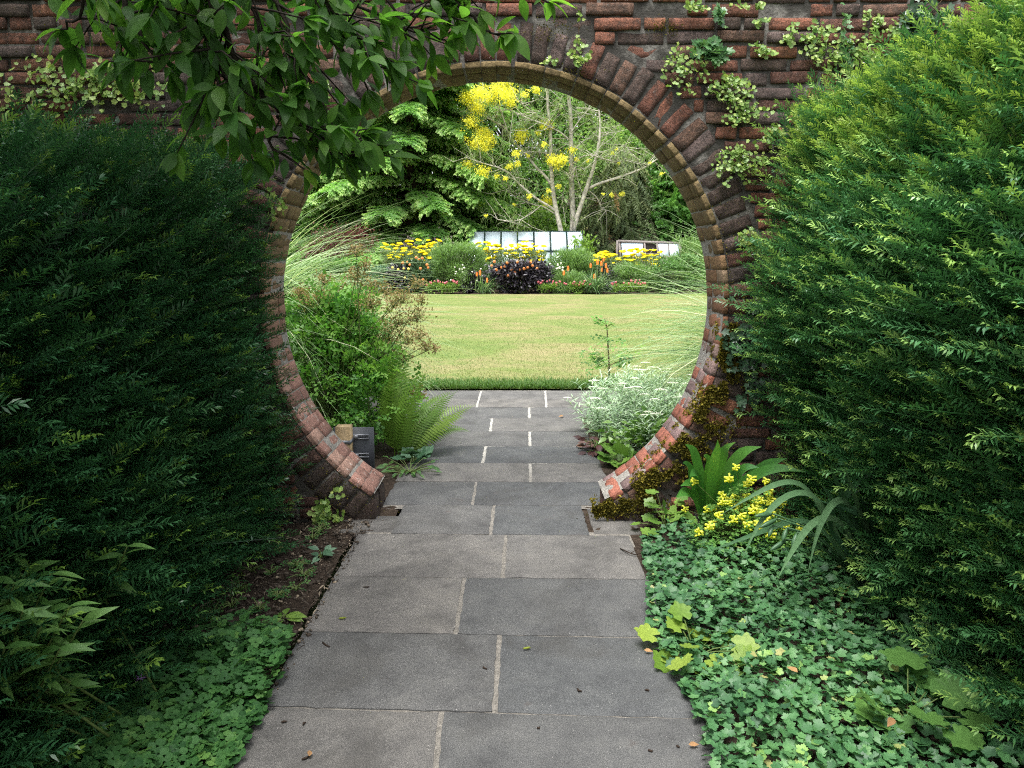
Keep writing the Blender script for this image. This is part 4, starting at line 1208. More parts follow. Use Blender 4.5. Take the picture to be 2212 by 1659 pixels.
def iris():
    r = rg(91); b = gr(1875, 1285)
    root = thing('iris', 'grey-green iris clump with arching strap leaves and seed pods', 'plant', b)
    mb = MB()
    def blade(px, w=.034, Ys=None, rnd=.5):
        Ys = Ys or (b[1], b[1] - .25); n = len(px)
        strap(mb, [at(a, c, Ys[0] + (Ys[1] - Ys[0]) * i / (n - 1)) for i, (a, c) in enumerate(px)], w, rnd)
    blade([(1860, 1285), (1770, 1090), (1740, 1048), (1700, 1035), (1640, 1060), (1560, 1110)], .022, rnd=.7)
    blade([(1862, 1285), (1800, 1130), (1760, 1060), (1700, 1062), (1640, 1120), (1600, 1215)], .024, (b[1], b[1] - .35), .75)
    blade([(1868, 1288), (1850, 1140), (1835, 1080), (1800, 1075), (1765, 1140), (1745, 1240)], .027, (b[1], b[1] - .3), .8)
    blade([(1870, 1290), (1840, 1150), (1800, 1110), (1750, 1125), (1710, 1190), (1680, 1250)], .027, (b[1], b[1] - .4), .85)
    blade([(1870, 1290), (1790, 1150), (1730, 1115), (1640, 1150), (1520, 1195)], .022, (b[1], b[1] - .3), .5)
    blade([(1880, 1290), (1850, 1130), (1800, 1030), (1790, 1000)], .03, rnd=.4)
    blade([(1880, 1290), (1870, 1130), (1830, 1040), (1800, 1000)], .03, (b[1], b[1] - .1), .3)
    blade([(1890, 1290), (1850, 1150), (1790, 1070), (1772, 1045)], .028, rnd=.3)
    blade([(1890, 1295), (1900, 1180), (1870, 1100), (1850, 1060)], .034, rnd=.2)
    for i in range(9):
        blade([(1875 + r.normal(0, 8), 1290), (1850 + r.normal(0, 25), 1200), (1830 + r.normal(0, 40), 1110 + r.normal(0, 20)), (1830 + r.normal(0, 60), 1060 + r.normal(0, 25))], .03, (b[1], b[1] - r.uniform(0, .2)), r.uniform(0, .4))
    blade([(1905, 1205), (1880, 1160), (1850, 1090), (1822, 1000)], .035, rnd=.9)
    mb.build('foliage', M['iris'], root, True)
    pods = [((1660, 1160), (1670, 1135)), ((1690, 1170), (1700, 1140)), ((1640, 1140), (1680, 1120)), ((1662, 1190), (1700, 1165)), ((1710, 1185), (1722, 1150)), ((1630, 1115), (1670, 1110))]
    for i, (a, c) in enumerate(pods):
        pb = MB(); A, B = at(*a, b[1] - .3), at(*c, b[1] - .27)
        t = np.linspace(0, 1, 7)[:, None]
        pb.tube(A + (B - A) * t, np.array([.001, .006, .009, .0095, .009, .006, .002]), 7, rnd=.5)
        pb.tube(np.stack([B, B + (np.array(b) - B) * .3 + [0, 0, .06], np.array(b) + [0, 0, .05]]), .003, 4)
        pb.build('seed_pod', M['iris'], root, True)
    db = MB(); A = gr(1812, 1310); t = np.linspace(0, 1, 6)[:, None]
    db.tube(A + np.array([.0, 0, .0]) + t * np.array([.01, 0, .1]) + t ** 2 * np.array([.03, 0, -.01]), [.007, .007, .006, .005, .004, .001], 5)
    db.build('dry_leaf', M['dead'], root)['label'] = 'withered tan strap leaf'
iris()

def lance_plant(name, label, stems, seed, mat, Ln, groupless=True):
    r = rg(seed)
    b = stems[0][0]
    root = thing(name, label, 'plant', (b[0], b[1], 0))
    mb, sb = MB(), MB()
    for P in stems:
        P = np.asarray(P); tt = np.linspace(0, 1, 14); t = np.linspace(0, 1, len(P))
        C = np.stack([np.interp(tt, t, P[:, k]) for k in range(3)], 1)
        sb.tube(C, np.linspace(.004, .002, 14), 5)
        for i in range(3, 14):
            for k in range(2):
                az = i * 2.4 + k * 2.9 + r.uniform(0, .5)
                d = np.array([math.cos(az), math.sin(az), r.uniform(-.15, .6)])
                mb.inst(T_LANCEW, C[i], d, np.array([0, -.3, 1]) + r.normal(0, .3, 3), r.uniform(*Ln), np.clip(r.normal(.5, .25), 0, 1))
    sb.build('stem', M['stem'], root); mb.build('foliage', M[mat], root, True)
g0 = np.array([-1.25, 1.85, .15])
lance_plant('leafy_plant', 'pale green lance-leaved plant at the far left in front of the hedge',
            [[g0 + [.02 * k, .05 * (k % 3), 0], at(x * .8 - 30, y + 110, 1.72), at(x, y, Yq)] for k, (x, y, Yq) in enumerate([(30, 1260, 1.62), (110, 1240, 1.72), (150, 1310, 1.7), (-20, 1330, 1.6), (60, 1225, 1.75), (90, 1350, 1.62), (10, 1400, 1.55), (130, 1400, 1.66), (180, 1340, 1.75), (50, 1320, 1.55)])], 101, 'alst', (.05, .08))
g1 = np.array([-1.12, 2.25, 0])
lance_plant('leafy_plant', 'single pale leafy shoot standing out against the left hedge', [[g1, at(225, 1300, 2.12), at(275, 1180, 2.05)]], 102, 'alst', (.06, .085))
rosette('leafy_plant', 'low pale lance-leaved sprout in the clover at the bottom left', 'plant', gr(240, 1650), 12, T_LANCEW, (.07, .11), M['alst'], 103, (.4, 1.3), (.01, .04))
pf = gr(309, 1530); pf[2] = .1
pr_ = thing('purple_flower', 'single purple flower among the clover left of the path', 'flower', (pf[0], pf[1], 0))
mb = MB(); r_ = rg(7)
for i in range(14):
    a = i * .449 * 2.0
    mb.inst(T_NARROW, pf, [math.cos(a), math.sin(a), .5 + .3 * (i % 2)], [0, 0, 1], .024, r_.random())
mb.build('petals', M['purple'], pr_)
mb = MB(); mb.tube([(pf[0], pf[1], 0), pf], .0015, 4); mb.build('stem', M['stem'], pr_)

# litter on the paving
def litter():
    r = rg(61)
    for i, (px, py, rz) in enumerate([(740, 1337, .2), (1138, 1402, .3)]):
        b = gr(px, py, .004); mb = MB(); t = np.linspace(-1, 1, 8)
        mb.tube(np.stack([t * .015, t * 0, .004 + 0 * t], 1), .0045 * np.sqrt(np.clip(1.02 - t ** 2, .05, 1)), 6)
        o = mb.build('catkin', M['catkin'], None, True); o.location = b; o.rotation_euler = (0, 0, rz)
        tag(o, ['green catkin lying on the left paving slab', 'green catkin lying on the right paving slab'][i], 'catkin', 'catkins fallen on the path')
    tw = [((697, 1387), (712, 1397)), ((1247, 1487), (1257, 1493)), ((737, 1180), (750, 1176)), ((785, 1268), (797, 1267)), ((1393, 1490), (1402, 1492)), ((1400, 1620), (1410, 1623)), ((608, 1560), (620, 1558)), ((655, 1565), (661, 1560)), ((652, 1640), (668, 1634)), ((1045, 1440), (1052, 1445)), ((1160, 1572), (1165, 1570)), ((1462, 1610), (1468, 1614))]
    for i, (a, c) in enumerate(tw):
        A, B = gr(*a, .004), gr(*c, .004); mb = MB()
        mid = (A + B) / 2 + r.normal(0, .003, 3) * [1, 1, 0]
        mb.tube(np.stack([A, mid, B]) - A, [.0028, .0036, .002], 5)
        o = mb.build('twig', M['twig'], None, True); o.location = A
        tag(o, 'short dark twig lying on the grey paving', 'twig', 'twigs scattered on the path')
    A = gr(1340, 1185, .006); mb = MB()
    mb.tube(np.array([gr(1340, 1185, .004), gr(1362, 1195, .012), gr(1372, 1198, .006), gr(1390, 1193, .012), gr(1420, 1192, .03)]) - A, .003, 5)
    mb.tube(np.array([gr(1362, 1195, .012), gr(1375, 1188, .02)]) - A, .002, 4)
    o = mb.build('twig', M['twig'], None, True); o.location = A
    tag(o, 'longer forked twig lying at the right edge of the paving', 'twig')
    for i, (px, py, lab) in enumerate([(1488, 1608, 'small tan fallen leaf at the bottom right edge of the paving'), (1722, 1452, 'orange-brown fallen leaf lying on the right ground cover'),
                                       (1930, 1552, 'reddish dead leaf on the ground cover at the lower right'), (1392, 1404, 'dry brown leaf at the right path edge beside the lime-green plant'),
                                       (668, 1633, 'curled brown leaf near the bottom left of the paving'), (1217, 898, 'pale fallen leaf on the paving beyond the gate')]):
        b = gr(px, py, .1 if i in (1, 2) else .012 if i < 5 else .012)
        mb = MB(); mb.inst(T_OVAL, (0, 0, 0), (math.cos(i * 2.0), math.sin(i * 2.0), .1), (r.normal(0, .4), -.5, 1), .045 if i in (1, 2) else .03 if i < 5 else .05, r.random())
        o = mb.build('fallen_leaf', M['dead']); o.location = b; tag(o, lab, 'leaf')
litter()

# ------------------------------------------------------------------ just beyond the gate
def sign():
    p = at(743, 925, 4.62)
    root = thing('garden_sign', 'back of a small dark sign panel on a timber post behind the left arch rim', 'sign', (p[0], 4.62, 0))
    mb = MB()
    tp = at(743, 921, 4.60)[2]
    mb.box((p[0], 4.62, tp / 2), (.088, .088, tp)); po = mb.build('post', M['wood'], root)
    x0, x1 = at(722, 960, 4.71)[0], at(808, 960, 4.71)[0]; z0, z1 = at(808, 1012, 4.71)[2], at(808, 923, 4.71)[2]
    mb = MB(); mb.box(((x0 + x1) / 2, 4.712, (z0 + z1) / 2), (x1 - x0, .012, z1 - z0)); mb.build('panel', M['panel'], root)
    for py in (943, 983):
        zz = at(780, py, 4.69)[2]; xa, xb = at(755, py, 4.69)[0], at(797, py, 4.69)[0]
        mb = MB()
        for dz in (-.011, .011):
            mb.box(((xa + xb) / 2, 4.692, zz + dz), (xb - xa, .026, .007))
        mb.box(((xa + xb) / 2, 4.700, zz), (xb - xa, .008, .016))
        mb.box((p[0] + .06, 4.682, zz), (.03, .03, .026)); mb.box((p[0], 4.573, zz - .01), (.094, .004, .024)); mb.box((p[0] + .0465, 4.62, zz - .01), (.003, .09, .024))
        mb.build('rail', M['metal'], root)
sign()

def clump_bush(name, label, cat, base, rad, h, ncl, nl, tm, size, mat, seed, group=None, stemmat='stem', cr=.13, stems=True, lowfill=.0, droop=0.0, upb=1.0, parent=None, part='foliage', zmin=0.1, shape=None):
    r = rg(seed)
    base = np.asarray(base, float)
    root = parent or thing(name, label, cat, base, group)
    mb, sb = MB(), MB()
    for i in range(ncl):
        a = r.uniform(0, 2 * np.pi); u = math.sqrt(r.random())
        zt = zmin + (1 - zmin) * r.random() ** .7
        prof = (1 - .75 * zt ** 2.2) if shape is None else shape(zt)
        c = base + np.array([math.cos(a) * u * rad[0] * prof, math.sin(a) * u * rad[1] * prof, h * zt])
        k = nl // ncl
        P = c + r.normal(0, 1, (k, 3)) * cr * h * np.array([1, 1, .6])
        P[:, 2] = np.maximum(P[:, 2], base[2] + .02)
        out = nrm(P - (base + [0, 0, h * .35]))
        d = nrm(out + r.normal(0, .6, (k, 3)) + [0, 0, -droop])
        mb.inst(tm, P, d, r.normal(0, .45, (k, 3)) + [0, -.2, upb], r.uniform(*size, k), np.clip(r.normal(.3 + .35 * r.random() + .15 * zt, .15, k), 0, 1))
        if stems:
            m = base + (c - base) * .55 + [0, 0, .04 * h]
            sb.tube(np.stack([base + r.normal(0, .1, 3) * [rad[0], rad[1], 0], m, c]), np.array([.009, .007, .004]) * min(1.6, h), 4, cap=False)
    mb.build(part, M[mat], root)
    if stems: sb.build('stem', M[stemmat], root)
    return root
# meadow rue with brown seed heads, left of the path
b0 = np.array([-1.35, 5.7, 0])
rue = clump_bush('meadow_rue', 'tall leafy meadow rue with brown seed heads filling the left of the gate opening', 'plant', b0, (.68, .5), 1.12, 105, 3500, T_TRI, (.055, .105), 'thal', 111, cr=.075)
clump_bush('x', 'x', 'x', (-1.02, 5.45, 0), (.34, .3), .78, 36, 1000, T_TRI, (.05, .095), 'thal', 115, cr=.09, parent=rue, part='lower_foliage', stems=False)
def rue_seed():
    r = rg(112); mb, sb = MB(), MB()
    spots = [(870, 640, 26), (900, 610, 18), (835, 625, 26), (770, 590, 26), (745, 625, 28), (800, 650, 30), (860, 690, 34), (900, 680, 30), (880, 730, 30), (920, 745, 22), (840, 720, 36), (820, 760, 34), (870, 770, 26), (790, 700, 32), (690, 640, 30), (660, 650, 26), (720, 655, 26), (700, 600, 18), (650, 630, 20), (790, 570, 16), (770, 540, 18), (900, 850, 24), (870, 960, 22), (800, 615, 22), (910, 645, 14), (940, 750, 12), (905, 720, 20), (850, 650, 24)]
    for px, py, rr in spots:
        Y = r.uniform(5.3, 5.9)
        C = at(px, py, Y)
        k = int(rr * 7.5)
        P = np.array([at(px + r.normal(0, .5) * rr, py + r.normal(0, .38) * rr, Y + r.normal(0, .06)) for _ in range(k)])
        mb.inst(T_SMALL, P, r.normal(0, 1, (k, 3)) + [0, 0, -.4], r.normal(0, 1, (k, 3)), r.uniform(.012, .024, k), r.random(k))
        s0 = b0 + r.normal(0, .2, 3) * [1, 1, 0]
        sb.tube(np.stack([s0, (s0 + C) / 2 + [-.04, 0, .16], C]), [.005, .004, .0022], 4, cap=False)
        for p in P[::6]:
            sb.tube(np.stack([C - [0, 0, .05], p]), .0012, 3, cap=False)
    mb.build('seed_head', M['seed'], rue); sb.build('seed_stalk', M['stem'], rue)
rue_seed()
def t_frond(n=30):
    parts = []
    for i in range(n):
        t = .08 + .9 * i / (n - 1)
        l = .17 * math.sin(math.pi * min(1, (t * .9 + .1)) ** .75) + .006
        for s in (-1, 1):
            v, f, tt = t_leaf(.23, 2, .02, .3, .55)
            v = v * l
            parts.append(xf((v, f, np.full(len(tt), t)), 1.0, -s * 1.15, (0, t, .9 * t * (1 - t))))
    st = np.array([[-.006, 0, 0], [.006, 0, 0], [.005, .5, .225], [-.005, .5, .225], [.001, 1, 0], [-.001, 1, 0]])
    parts.append((st, np.array([[0, 1, 2, 3], [3, 2, 4, 5]]), np.zeros(6)))
    return merge_t(parts)
T_FROND = t_frond()
def fern():
    r = rg(121); b = np.array([-.80, 5.35, 0])
    root = thing('fern', 'yellow-green fern arching over the left path edge beyond the gate', 'fern', b)
    tips = [(1022, 880), (1005, 935), (965, 850), (900, 770), (870, 760), (985, 850), (950, 940), (930, 800), (990, 905), (850, 800), (930, 990), (900, 1000)]
    mb = MB()
    for px, py in tips:
        e = at(px, py, r.uniform(5.2, 5.75)); d = e - b
        L = np.linalg.norm(d) * 1.05
        mb.inst(T_FROND, b + r.normal(0, .02, 3) * [1, 1, 0], nrm(d), [0, -.5, 1] if d[2] < .3 else [-.2, -1, .5], L, np.clip(r.normal(.5, .25), 0, 1))
    mb.build('frond', M['fern'], root)
fern()
rosette('leafy_plant', 'round blue-green leaved plant at the left path edge beyond the gate', 'plant', gr(895, 1000), 9, T_SCALLOP, (.1, .14), M['bluegreen'], 131, (.4, 1.3), (.02, .1))
rosette('bugle', 'low dark purplish foliage creeping onto the left path edge beyond the gate', 'plant', gr(885, 1022), 46, T_OVAL, (.035, .06), M['heuchera'], 132, (.05, .5), (.03, .2), rndm=.3)
rosette('bugle', 'dark purple-leaved bugle rosettes at the right path edge beyond the gate', 'plant', gr(1290, 975), 60, T_OVAL, (.05, .09), M['ajuga'], 133, (.05, .9), (.03, .16))
rosette('bergenia', 'big glossy yellow-green leaves right of the path behind the right pier', 'plant', gr(1340, 1003), 14, T_SCALLOP, (.12, .17), M['berg'], 134, (.5, 1.4), (.02, .1))
clump_bush('leafy_plant', 'low green underplanting below the silver plant right of the path', 'plant', (1.0, 5.3, 0), (.4, .3), .22, 20, 500, T_OVAL, (.05, .09), 'berg', 135, cr=.3)
def silver():
    r = rg(141); b = np.array([1.10, 5.95, 0])
    root = thing('silver_plant', 'bushy silver-leaved plant with flat white flower heads right of the path', 'plant', b)
    lf, st, heads = MB(), MB(), []
    for i in range(260):
        a = r.uniform(0, 2 * np.pi); u = math.sqrt(r.random())
        hh = (.24 + .29 * (1 - u ** 2) ** .7) * r.uniform(.8, 1.06)
        g = b + np.array([math.cos(a) * u * .46, math.sin(a) * u * .75, 0])
        e = g + np.array([math.cos(a) * .12 * u + r.normal(0, .06), math.sin(a) * .12 * u + r.normal(0, .06), hh])
        st.tube(np.stack([g, (g + e) / 2, e]), .0016, 3, cap=False)
        n = 24; t = np.linspace(.2, 1, n); az = np.arange(n) * 2.4 + a
        P = g + (e - g) * t[:, None]
        d = np.stack([np.cos(az), np.sin(az), .25 + .7 * t ** 2 + r.normal(0, .2, n)], 1)
        lf.inst(T_NARROW, P, d, np.tile([0, 0, 1.0], (n, 1)), r.uniform(.075, .12, n) * (1.15 - .45 * t), np.clip(r.normal(.4, .2, n) + .3 * (t - .5), 0, 1))
        if r.random() < .16: heads.append(e + [0, 0, .015])
    for px, py in ((1395, 785), (1375, 793), (1400, 800), (1440, 798), (1445, 806), (1385, 812), (1355, 828), (1340, 835)):
        e = at(px, py, 6.2); heads.append(e); st.tube(np.stack([b + [0, .2, .3], e]), .003, 3, cap=False)
    lf.build('foliage', M['silver'], root); st.build('stem', M['silver'], root)
    hb = MB()
    for k in range(26):
        a = k * 2.4; q = math.sqrt(k / 26) * .03
        hb.inst(T_SMALL, (math.cos(a) * q, math.sin(a) * q, .006 - q * q * 6), (math.cos(a), math.sin(a), .4), (0, 0, 1), .016, r.random())
    pr = hb.build('flower_head', M['white_fl'], root); pr.location = heads[0] - b
    for h in heads[1:70]:
        copy_part(pr, root, h, r.uniform(0, 6), r.uniform(.8, 1.3))
silver()
def slender():
    r = rg(151); b = gr(1315, 838)
    root = thing('sapling', 'slender upright young plant with divided leaves at the lawn edge', 'plant', b)
    st, lf = MB(), MB()
    P = np.array([at(1315, 838, b[1]), at(1316, 790, b[1]), at(1313, 740, b[1]), at(1311, 705, b[1]), at(1306, 688, b[1])])
    st.tube(P, [.012, .011, .008, .005, .003], 6)
    sp = [(1313, 730, -12, 2), (1313, 705, 12, -2), (1315, 800, 35, -25), (1316, 790, 55, -18), (1315, 800, -20, -30), (1315, 815, 30, -5), (1312, 790, -25, -20), (1310, 705, -18, -16), (1315, 825, 45, 8), (1313, 820, -25, 4)]
    for x, y, dx, dy in sp:
        A, B = at(x, y, b[1]), at(x + dx, y + dy, b[1] - r.uniform(-.1, .15)); st.tube(np.stack([A, (A + B) / 2 + [0, 0, .02], B]), .004, 4)
        n = 12 if abs(dx) > 15 else 5
        Q = A + (B - A) * r.uniform(.4, 1.1, n)[:, None] + r.normal(0, .04, (n, 3)) * [1, 1, .5]
        lf.inst(T_TRI, Q, r.normal(0, 1, (n, 3)) * [1, 1, .2], r.normal(0, .3, (n, 3)) + [0, -.3, 1], r.uniform(.07, .13, n), r.random(n))
    n = 130; Q = np.array([b[0], b[1], 0]) + r.normal(0, 1, (n, 3)) * [.17, .15, 0] + np.stack([0 * r.random(n), 0 * r.random(n), r.uniform(.03, .55, n)], 1)
    lf.inst(T_TRI, Q, r.normal(0, 1, (n, 3)) * [1, 1, .3], r.normal(0, .3, (n, 3)) + [0, -.3, 1], r.uniform(.06, .11, n), r.random(n))
    st.build('stem', M['stem_brown'], root); lf.build('foliage', M['thal'], root)
slender()
def misc(name, label, base, n, azr, L, mat, seed, w=.011, el=(.7, 1.45), dr=(.8, 1.9)):
    r = rg(seed); base = np.asarray(base, float)
    root = thing(name, label, 'ornamental grass', base)
    mb = MB()
    B = base + r.normal(0, .13, (n, 3)) * [1, 1, 0]
    mb.blades(B, r.uniform(*azr, n), r.uniform(*el, n), r.uniform(*L, n), r.uniform(*dr, n), r.uniform(.7, 1.3, n) * w, 9, np.clip(r.normal(.5, .25, n), 0, 1), r.normal(0, .5, n))
    mb.build('blades', M[mat], root)
misc('miscanthus', 'big silvery grass clump arching in from the left of the gate opening', (-2.75, 6.7, 0), 1500, (-.95, .95), (1.6, 2.8), 'misc', 161, .012, (.7, 1.45), (.9, 2.3))
misc('miscanthus', 'green grass clump arching in from the right of the gate opening', (2.75, 6.6, 0), 1100, (2.2, 4.1), (1.5, 2.6), 'misc', 162, .011, (.6, 1.4), (.9, 2.3))
clump_bush('leafy_plant', 'dark leafy plant hidden behind the left arch rim', 'plant', (-1.75, 5.1, 0), (.35, .35), .8, 24, 900, T_OVAL, (.05, .09), 'heuchera', 163)

# lawn blades: the uncut fringe along the paving and short turf near it
def lawn_grass():
    r = rg(171); mb = MB()
    n = 26000
    P = np.stack([r.uniform(-3.2, 3.2, n), 8.2 + np.abs(r.normal(0, .22, n)), np.zeros(n)], 1); P[:, 2] = lawn_z(P[:, 1]) + .0
    mb.blades(P, r.uniform(0, 6.28, n), r.uniform(.8, 1.5, n), r.uniform(.04, .095, n), r.uniform(.3, 1.2, n), .007, 3, np.clip(r.normal(.22, .15, n), 0, 1))
    n = 42000
    Y = 8.3 + r.random(n) ** 1.4 * 8
    P = np.stack([r.uniform(-1, 1, n) * (1.0 + Y * .38), Y, lawn_z(Y) + .01], 1)
    p3 = np.stack([P[:, 0] * .9, P[:, 1] * 1.6, 0 * Y], 1)
    mb.blades(P, r.uniform(0, 6.28, n), r.uniform(.4, 1.4, n), r.uniform(.02, .045, n), r.uniform(.2, 1, n), .006, 2, np.clip(r.normal(.62, .2, n) + .3 * vnoise(p3, 3), 0, 1))
    o = mb.build('grass', M['grass']); o['kind'] = 'stuff'; o['label'] = 'short lawn grass with a longer green fringe along the paving'; o['category'] = 'grass'
lawn_grass()

# ------------------------------------------------------------------ the far border
def fb(px, Y):
    p = at(px, 600, Y); return np.array([p[0], Y, float(lawn_z(Y))])
def hgt(py, Y): return at(1106, py, Y)[2] - float(lawn_z(Y))
def yarrow(label, x0, x1, ytop, Y, n, seed):
    r = rg(seed); c = fb((x0 + x1) / 2, Y); w = (x1 - x0) / F * Y / 2
    root = thing('yarrow', label, 'flowering plant', c, 'yellow yarrow clumps in the border')
    lf, st = MB(), MB(); H0 = hgt(ytop, Y); heads = []
    for i in range(n):
        g = c + np.array([r.uniform(-1, 1) * w, r.uniform(-.45, .45), 0])
        hh = H0 * r.uniform(.62, 1.08)
        e = g + [r.normal(0, .05), r.normal(0, .05), hh]; heads.append(e)
        st.tube(np.stack([g, e]), .007, 3, cap=False)
    k = n * 55
    P = c + np.stack([r.uniform(-1, 1, k) * w * 1.05, r.uniform(-.5, .5, k), r.random(k) ** .8 * H0 * .85], 1)
    lf.inst(T_NARROW, P, r.normal(0, .6, (k, 3)) + [0, 0, .9], r.normal(0, 1, (k, 3)), r.uniform(.08, .18, k), r.random(k))
    lf.build('foliage', M['achil_leaf'], root); st.build('stem', M['achil_leaf'], root)
    hb = MB(); th = np.linspace(0, 2 * np.pi, 11)[:-1]
    V = [[0, 0, .028]] + [[.05 * math.cos(a) * s, .05 * math.sin(a) * s, .02] for a in th for s in (1,)] + [[.062 * math.cos(a), .062 * math.sin(a), .004] for a in th] + [[0, 0, -.02]]
    Fa = [[0, 1 + i, 1 + (i + 1) % 10] for i in range(10)] + [[11 + i, 21, 11 + (i + 1) % 10][::-1] for i in range(10)]
    for i in range(10): Fa += [[1 + i, 11 + i, 11 + (i + 1) % 10], [1 + i, 11 + (i + 1) % 10, 1 + (i + 1) % 10]]
    hb.raw(V, Fa, .5)
    pr = hb.build('flower_head', M['yellow'], root, True); pr.location = heads[0] - c
    for h in heads[1:96]:
        q = copy_part(pr, root, h, 0, r.uniform(1.1, 2.0), (r.normal(0, .15), r.normal(0, .15), r.uniform(0, 6)))
yarrow('yellow yarrow clump behind the left dahlia with orange flowers', 830, 950, 527, 26.4, 90, 181)
yarrow('yellow yarrow clump in front of the glass greenhouse', 1030, 1175, 530, 26.4, 95, 182)
yarrow('yellow yarrow clump in front of the two pale cold-frame panes', 1275, 1425, 545, 26.0, 90, 183)
def flowers(root, pts, mat, seed, petals=8, size=.09, name='flower'):
    """open flowers: each one star of petals round a domed centre"""
    r = rg(seed); n = petals * 6
    th = np.linspace(0, 2 * np.pi, n, endpoint=False)
    ro = size * .5 * (.42 + .58 * np.abs(np.cos(th * petals / 2)) ** .6)
    V = [[0, -.022, 0]] + [[.2 * size * math.cos(a), -.012, .2 * size * math.sin(a)] for a in th] + [[q * math.cos(a), -.03 * math.cos(a * petals) * size + .012, q * math.sin(a)] for a, q in zip(th, ro)]
    Fa = [[0, 1 + i, 1 + (i + 1) % n] for i in range(n)]
    for i in range(n): Fa += [[1 + i, 1 + n + i, 1 + n + (i + 1) % n], [1 + i, 1 + n + (i + 1) % n, 1 + (i + 1) % n]]
    mb = MB().raw(V, Fa, np.r_[0, np.full(n, .25), np.clip(r.normal(.7, .15, n), 0, 1)])
    pr = None
    for p in pts:
        if pr is None:
            pr = mb.build(name, M[mat], root); pr.location = np.asarray(p) - np.asarray(root.location)
        else:
            copy_part(pr, root, p, 0, r.uniform(.8, 1.25), (r.normal(-.2, .25), r.uniform(0, 6), r.normal(0, .4)))
full = lambda z: (1 - .35 * z ** 3)
da = clump_bush('dahlia', 'small black-leaved dahlia with pale yellow flowers at the left of the border', 'dahlia', fb(862, 24.6), (.34, .3), .85, 30, 1500, T_OVAL, (.07, .14), 'dahlia_dark', 191, 'dark-leaved dahlias', cr=.12, shape=full)
flowers(da, [at(x, y, 24.3) for x, y in ((848, 578), (860, 582), (872, 580), (874, 600), (882, 581))], 'pale_yellow', 192)
da = clump_bush('dahlia', 'dark green dahlia with orange and yellow flowers left of the feathery shrub', 'dahlia', fb(898, 24.8), (.52, .4), .98, 40, 2200, T_OVAL, (.07, .13), 'dahlia_green', 193, cr=.12, shape=full)
flowers(da, [at(x, y, 24.3) for x, y in ((885, 572), (905, 560), (912, 558), (922, 572), (925, 578), (908, 580), (893, 595), (880, 566), (870, 568), (914, 604), (899, 556))], 'orange', 194)
da = clump_bush('dahlia', 'small black-leaved dahlia without flowers right of the feathery shrub', 'dahlia', fb(1026, 24.6), (.36, .3), .62, 24, 1200, T_OVAL, (.07, .13), 'dahlia_dark', 195, 'dark-leaved dahlias', cr=.13, shape=full)
da = clump_bush('dahlia', 'largest black-leaved dahlia with orange flowers in the middle of the border', 'dahlia', fb(1125, 24.7), (1.15, .4), .9, 80, 4800, T_OVAL, (.08, .15), 'dahlia_dark', 196, 'dark-leaved dahlias', cr=.14, shape=full)
flowers(da, [at(x, y, 24.3) for x, y in ((1062, 574), (1072, 583), (1082, 578), (1090, 576), (1105, 582), (1112, 588), (1122, 583), (1132, 580), (1140, 578), (1068, 565), (1095, 568), (1118, 566), (1150, 574), (1098, 596), (1146, 566), (1076, 590), (1160, 580))], 'orange', 197)
da = clump_bush('dahlia', 'narrow black-leaved plant between the right yarrow and the pokers', 'dahlia', fb(1312, 25.2), (.2, .2), .8, 12, 500, T_OVAL, (.08, .13), 'dahlia_dark', 198, cr=.13, shape=full)
clump_bush('feathery_shrub', 'soft feathery green shrub between the two left yarrow clumps', 'shrub', fb(985, 25.3), (.95, .5), 1.42, 110, 11000, T_NARROW, (.07, .14), 'feather', 201, 'feathery green shrubs', cr=.1, droop=-.5, shape=full)
clump_bush('feathery_shrub', 'soft feathery green shrub at the foot of the pale forked trunks', 'shrub', fb(1232, 25.6), (.82, .5), 1.25, 90, 9000, T_NARROW, (.07, .14), 'feather', 202, 'feathery green shrubs', cr=.1, droop=-.5, shape=full)
clump_bush('feathery_shrub', 'feathery green growth below the right yarrow beside the right grass', 'shrub', fb(1375, 25.2), (.85, .5), .85, 60, 5000, T_NARROW, (.07, .14), 'feather', 203, 'feathery green shrubs', cr=.12, droop=-.5, shape=full)
clump_bush('feathery_shrub', 'low feathery green growth right of the big black-leaved dahlia', 'shrub', fb(1228, 24.7), (.55, .3), .62, 40, 2600, T_NARROW, (.07, .14), 'feather', 204, 'feathery green shrubs', cr=.13, droop=-.5, shape=full)
clump_bush('perennial', 'grey-green leafy perennial at the border edge behind the left grass', 'plant', fb(815, 24.9), (.6, .35), .8, 40, 2400, T_OVAL, (.06, .1), 'bluegreen', 205, cr=.12, shape=full)
clump_bush('perennial', 'dark leafy perennial at the border edge behind the right grass', 'plant', fb(1470, 24.9), (.9, .4), 1.1, 40, 2600, T_OVAL, (.07, .12), 'heuchera', 206, cr=.12, shape=full)
clump_bush('perennial', 'red-flowered leafy perennial far left in the border', 'plant', fb(700, 25.2), (1.0, .5), 1.0, 40, 2600, T_OVAL, (.07, .12), 'heuchera', 207, cr=.12, shape=full)
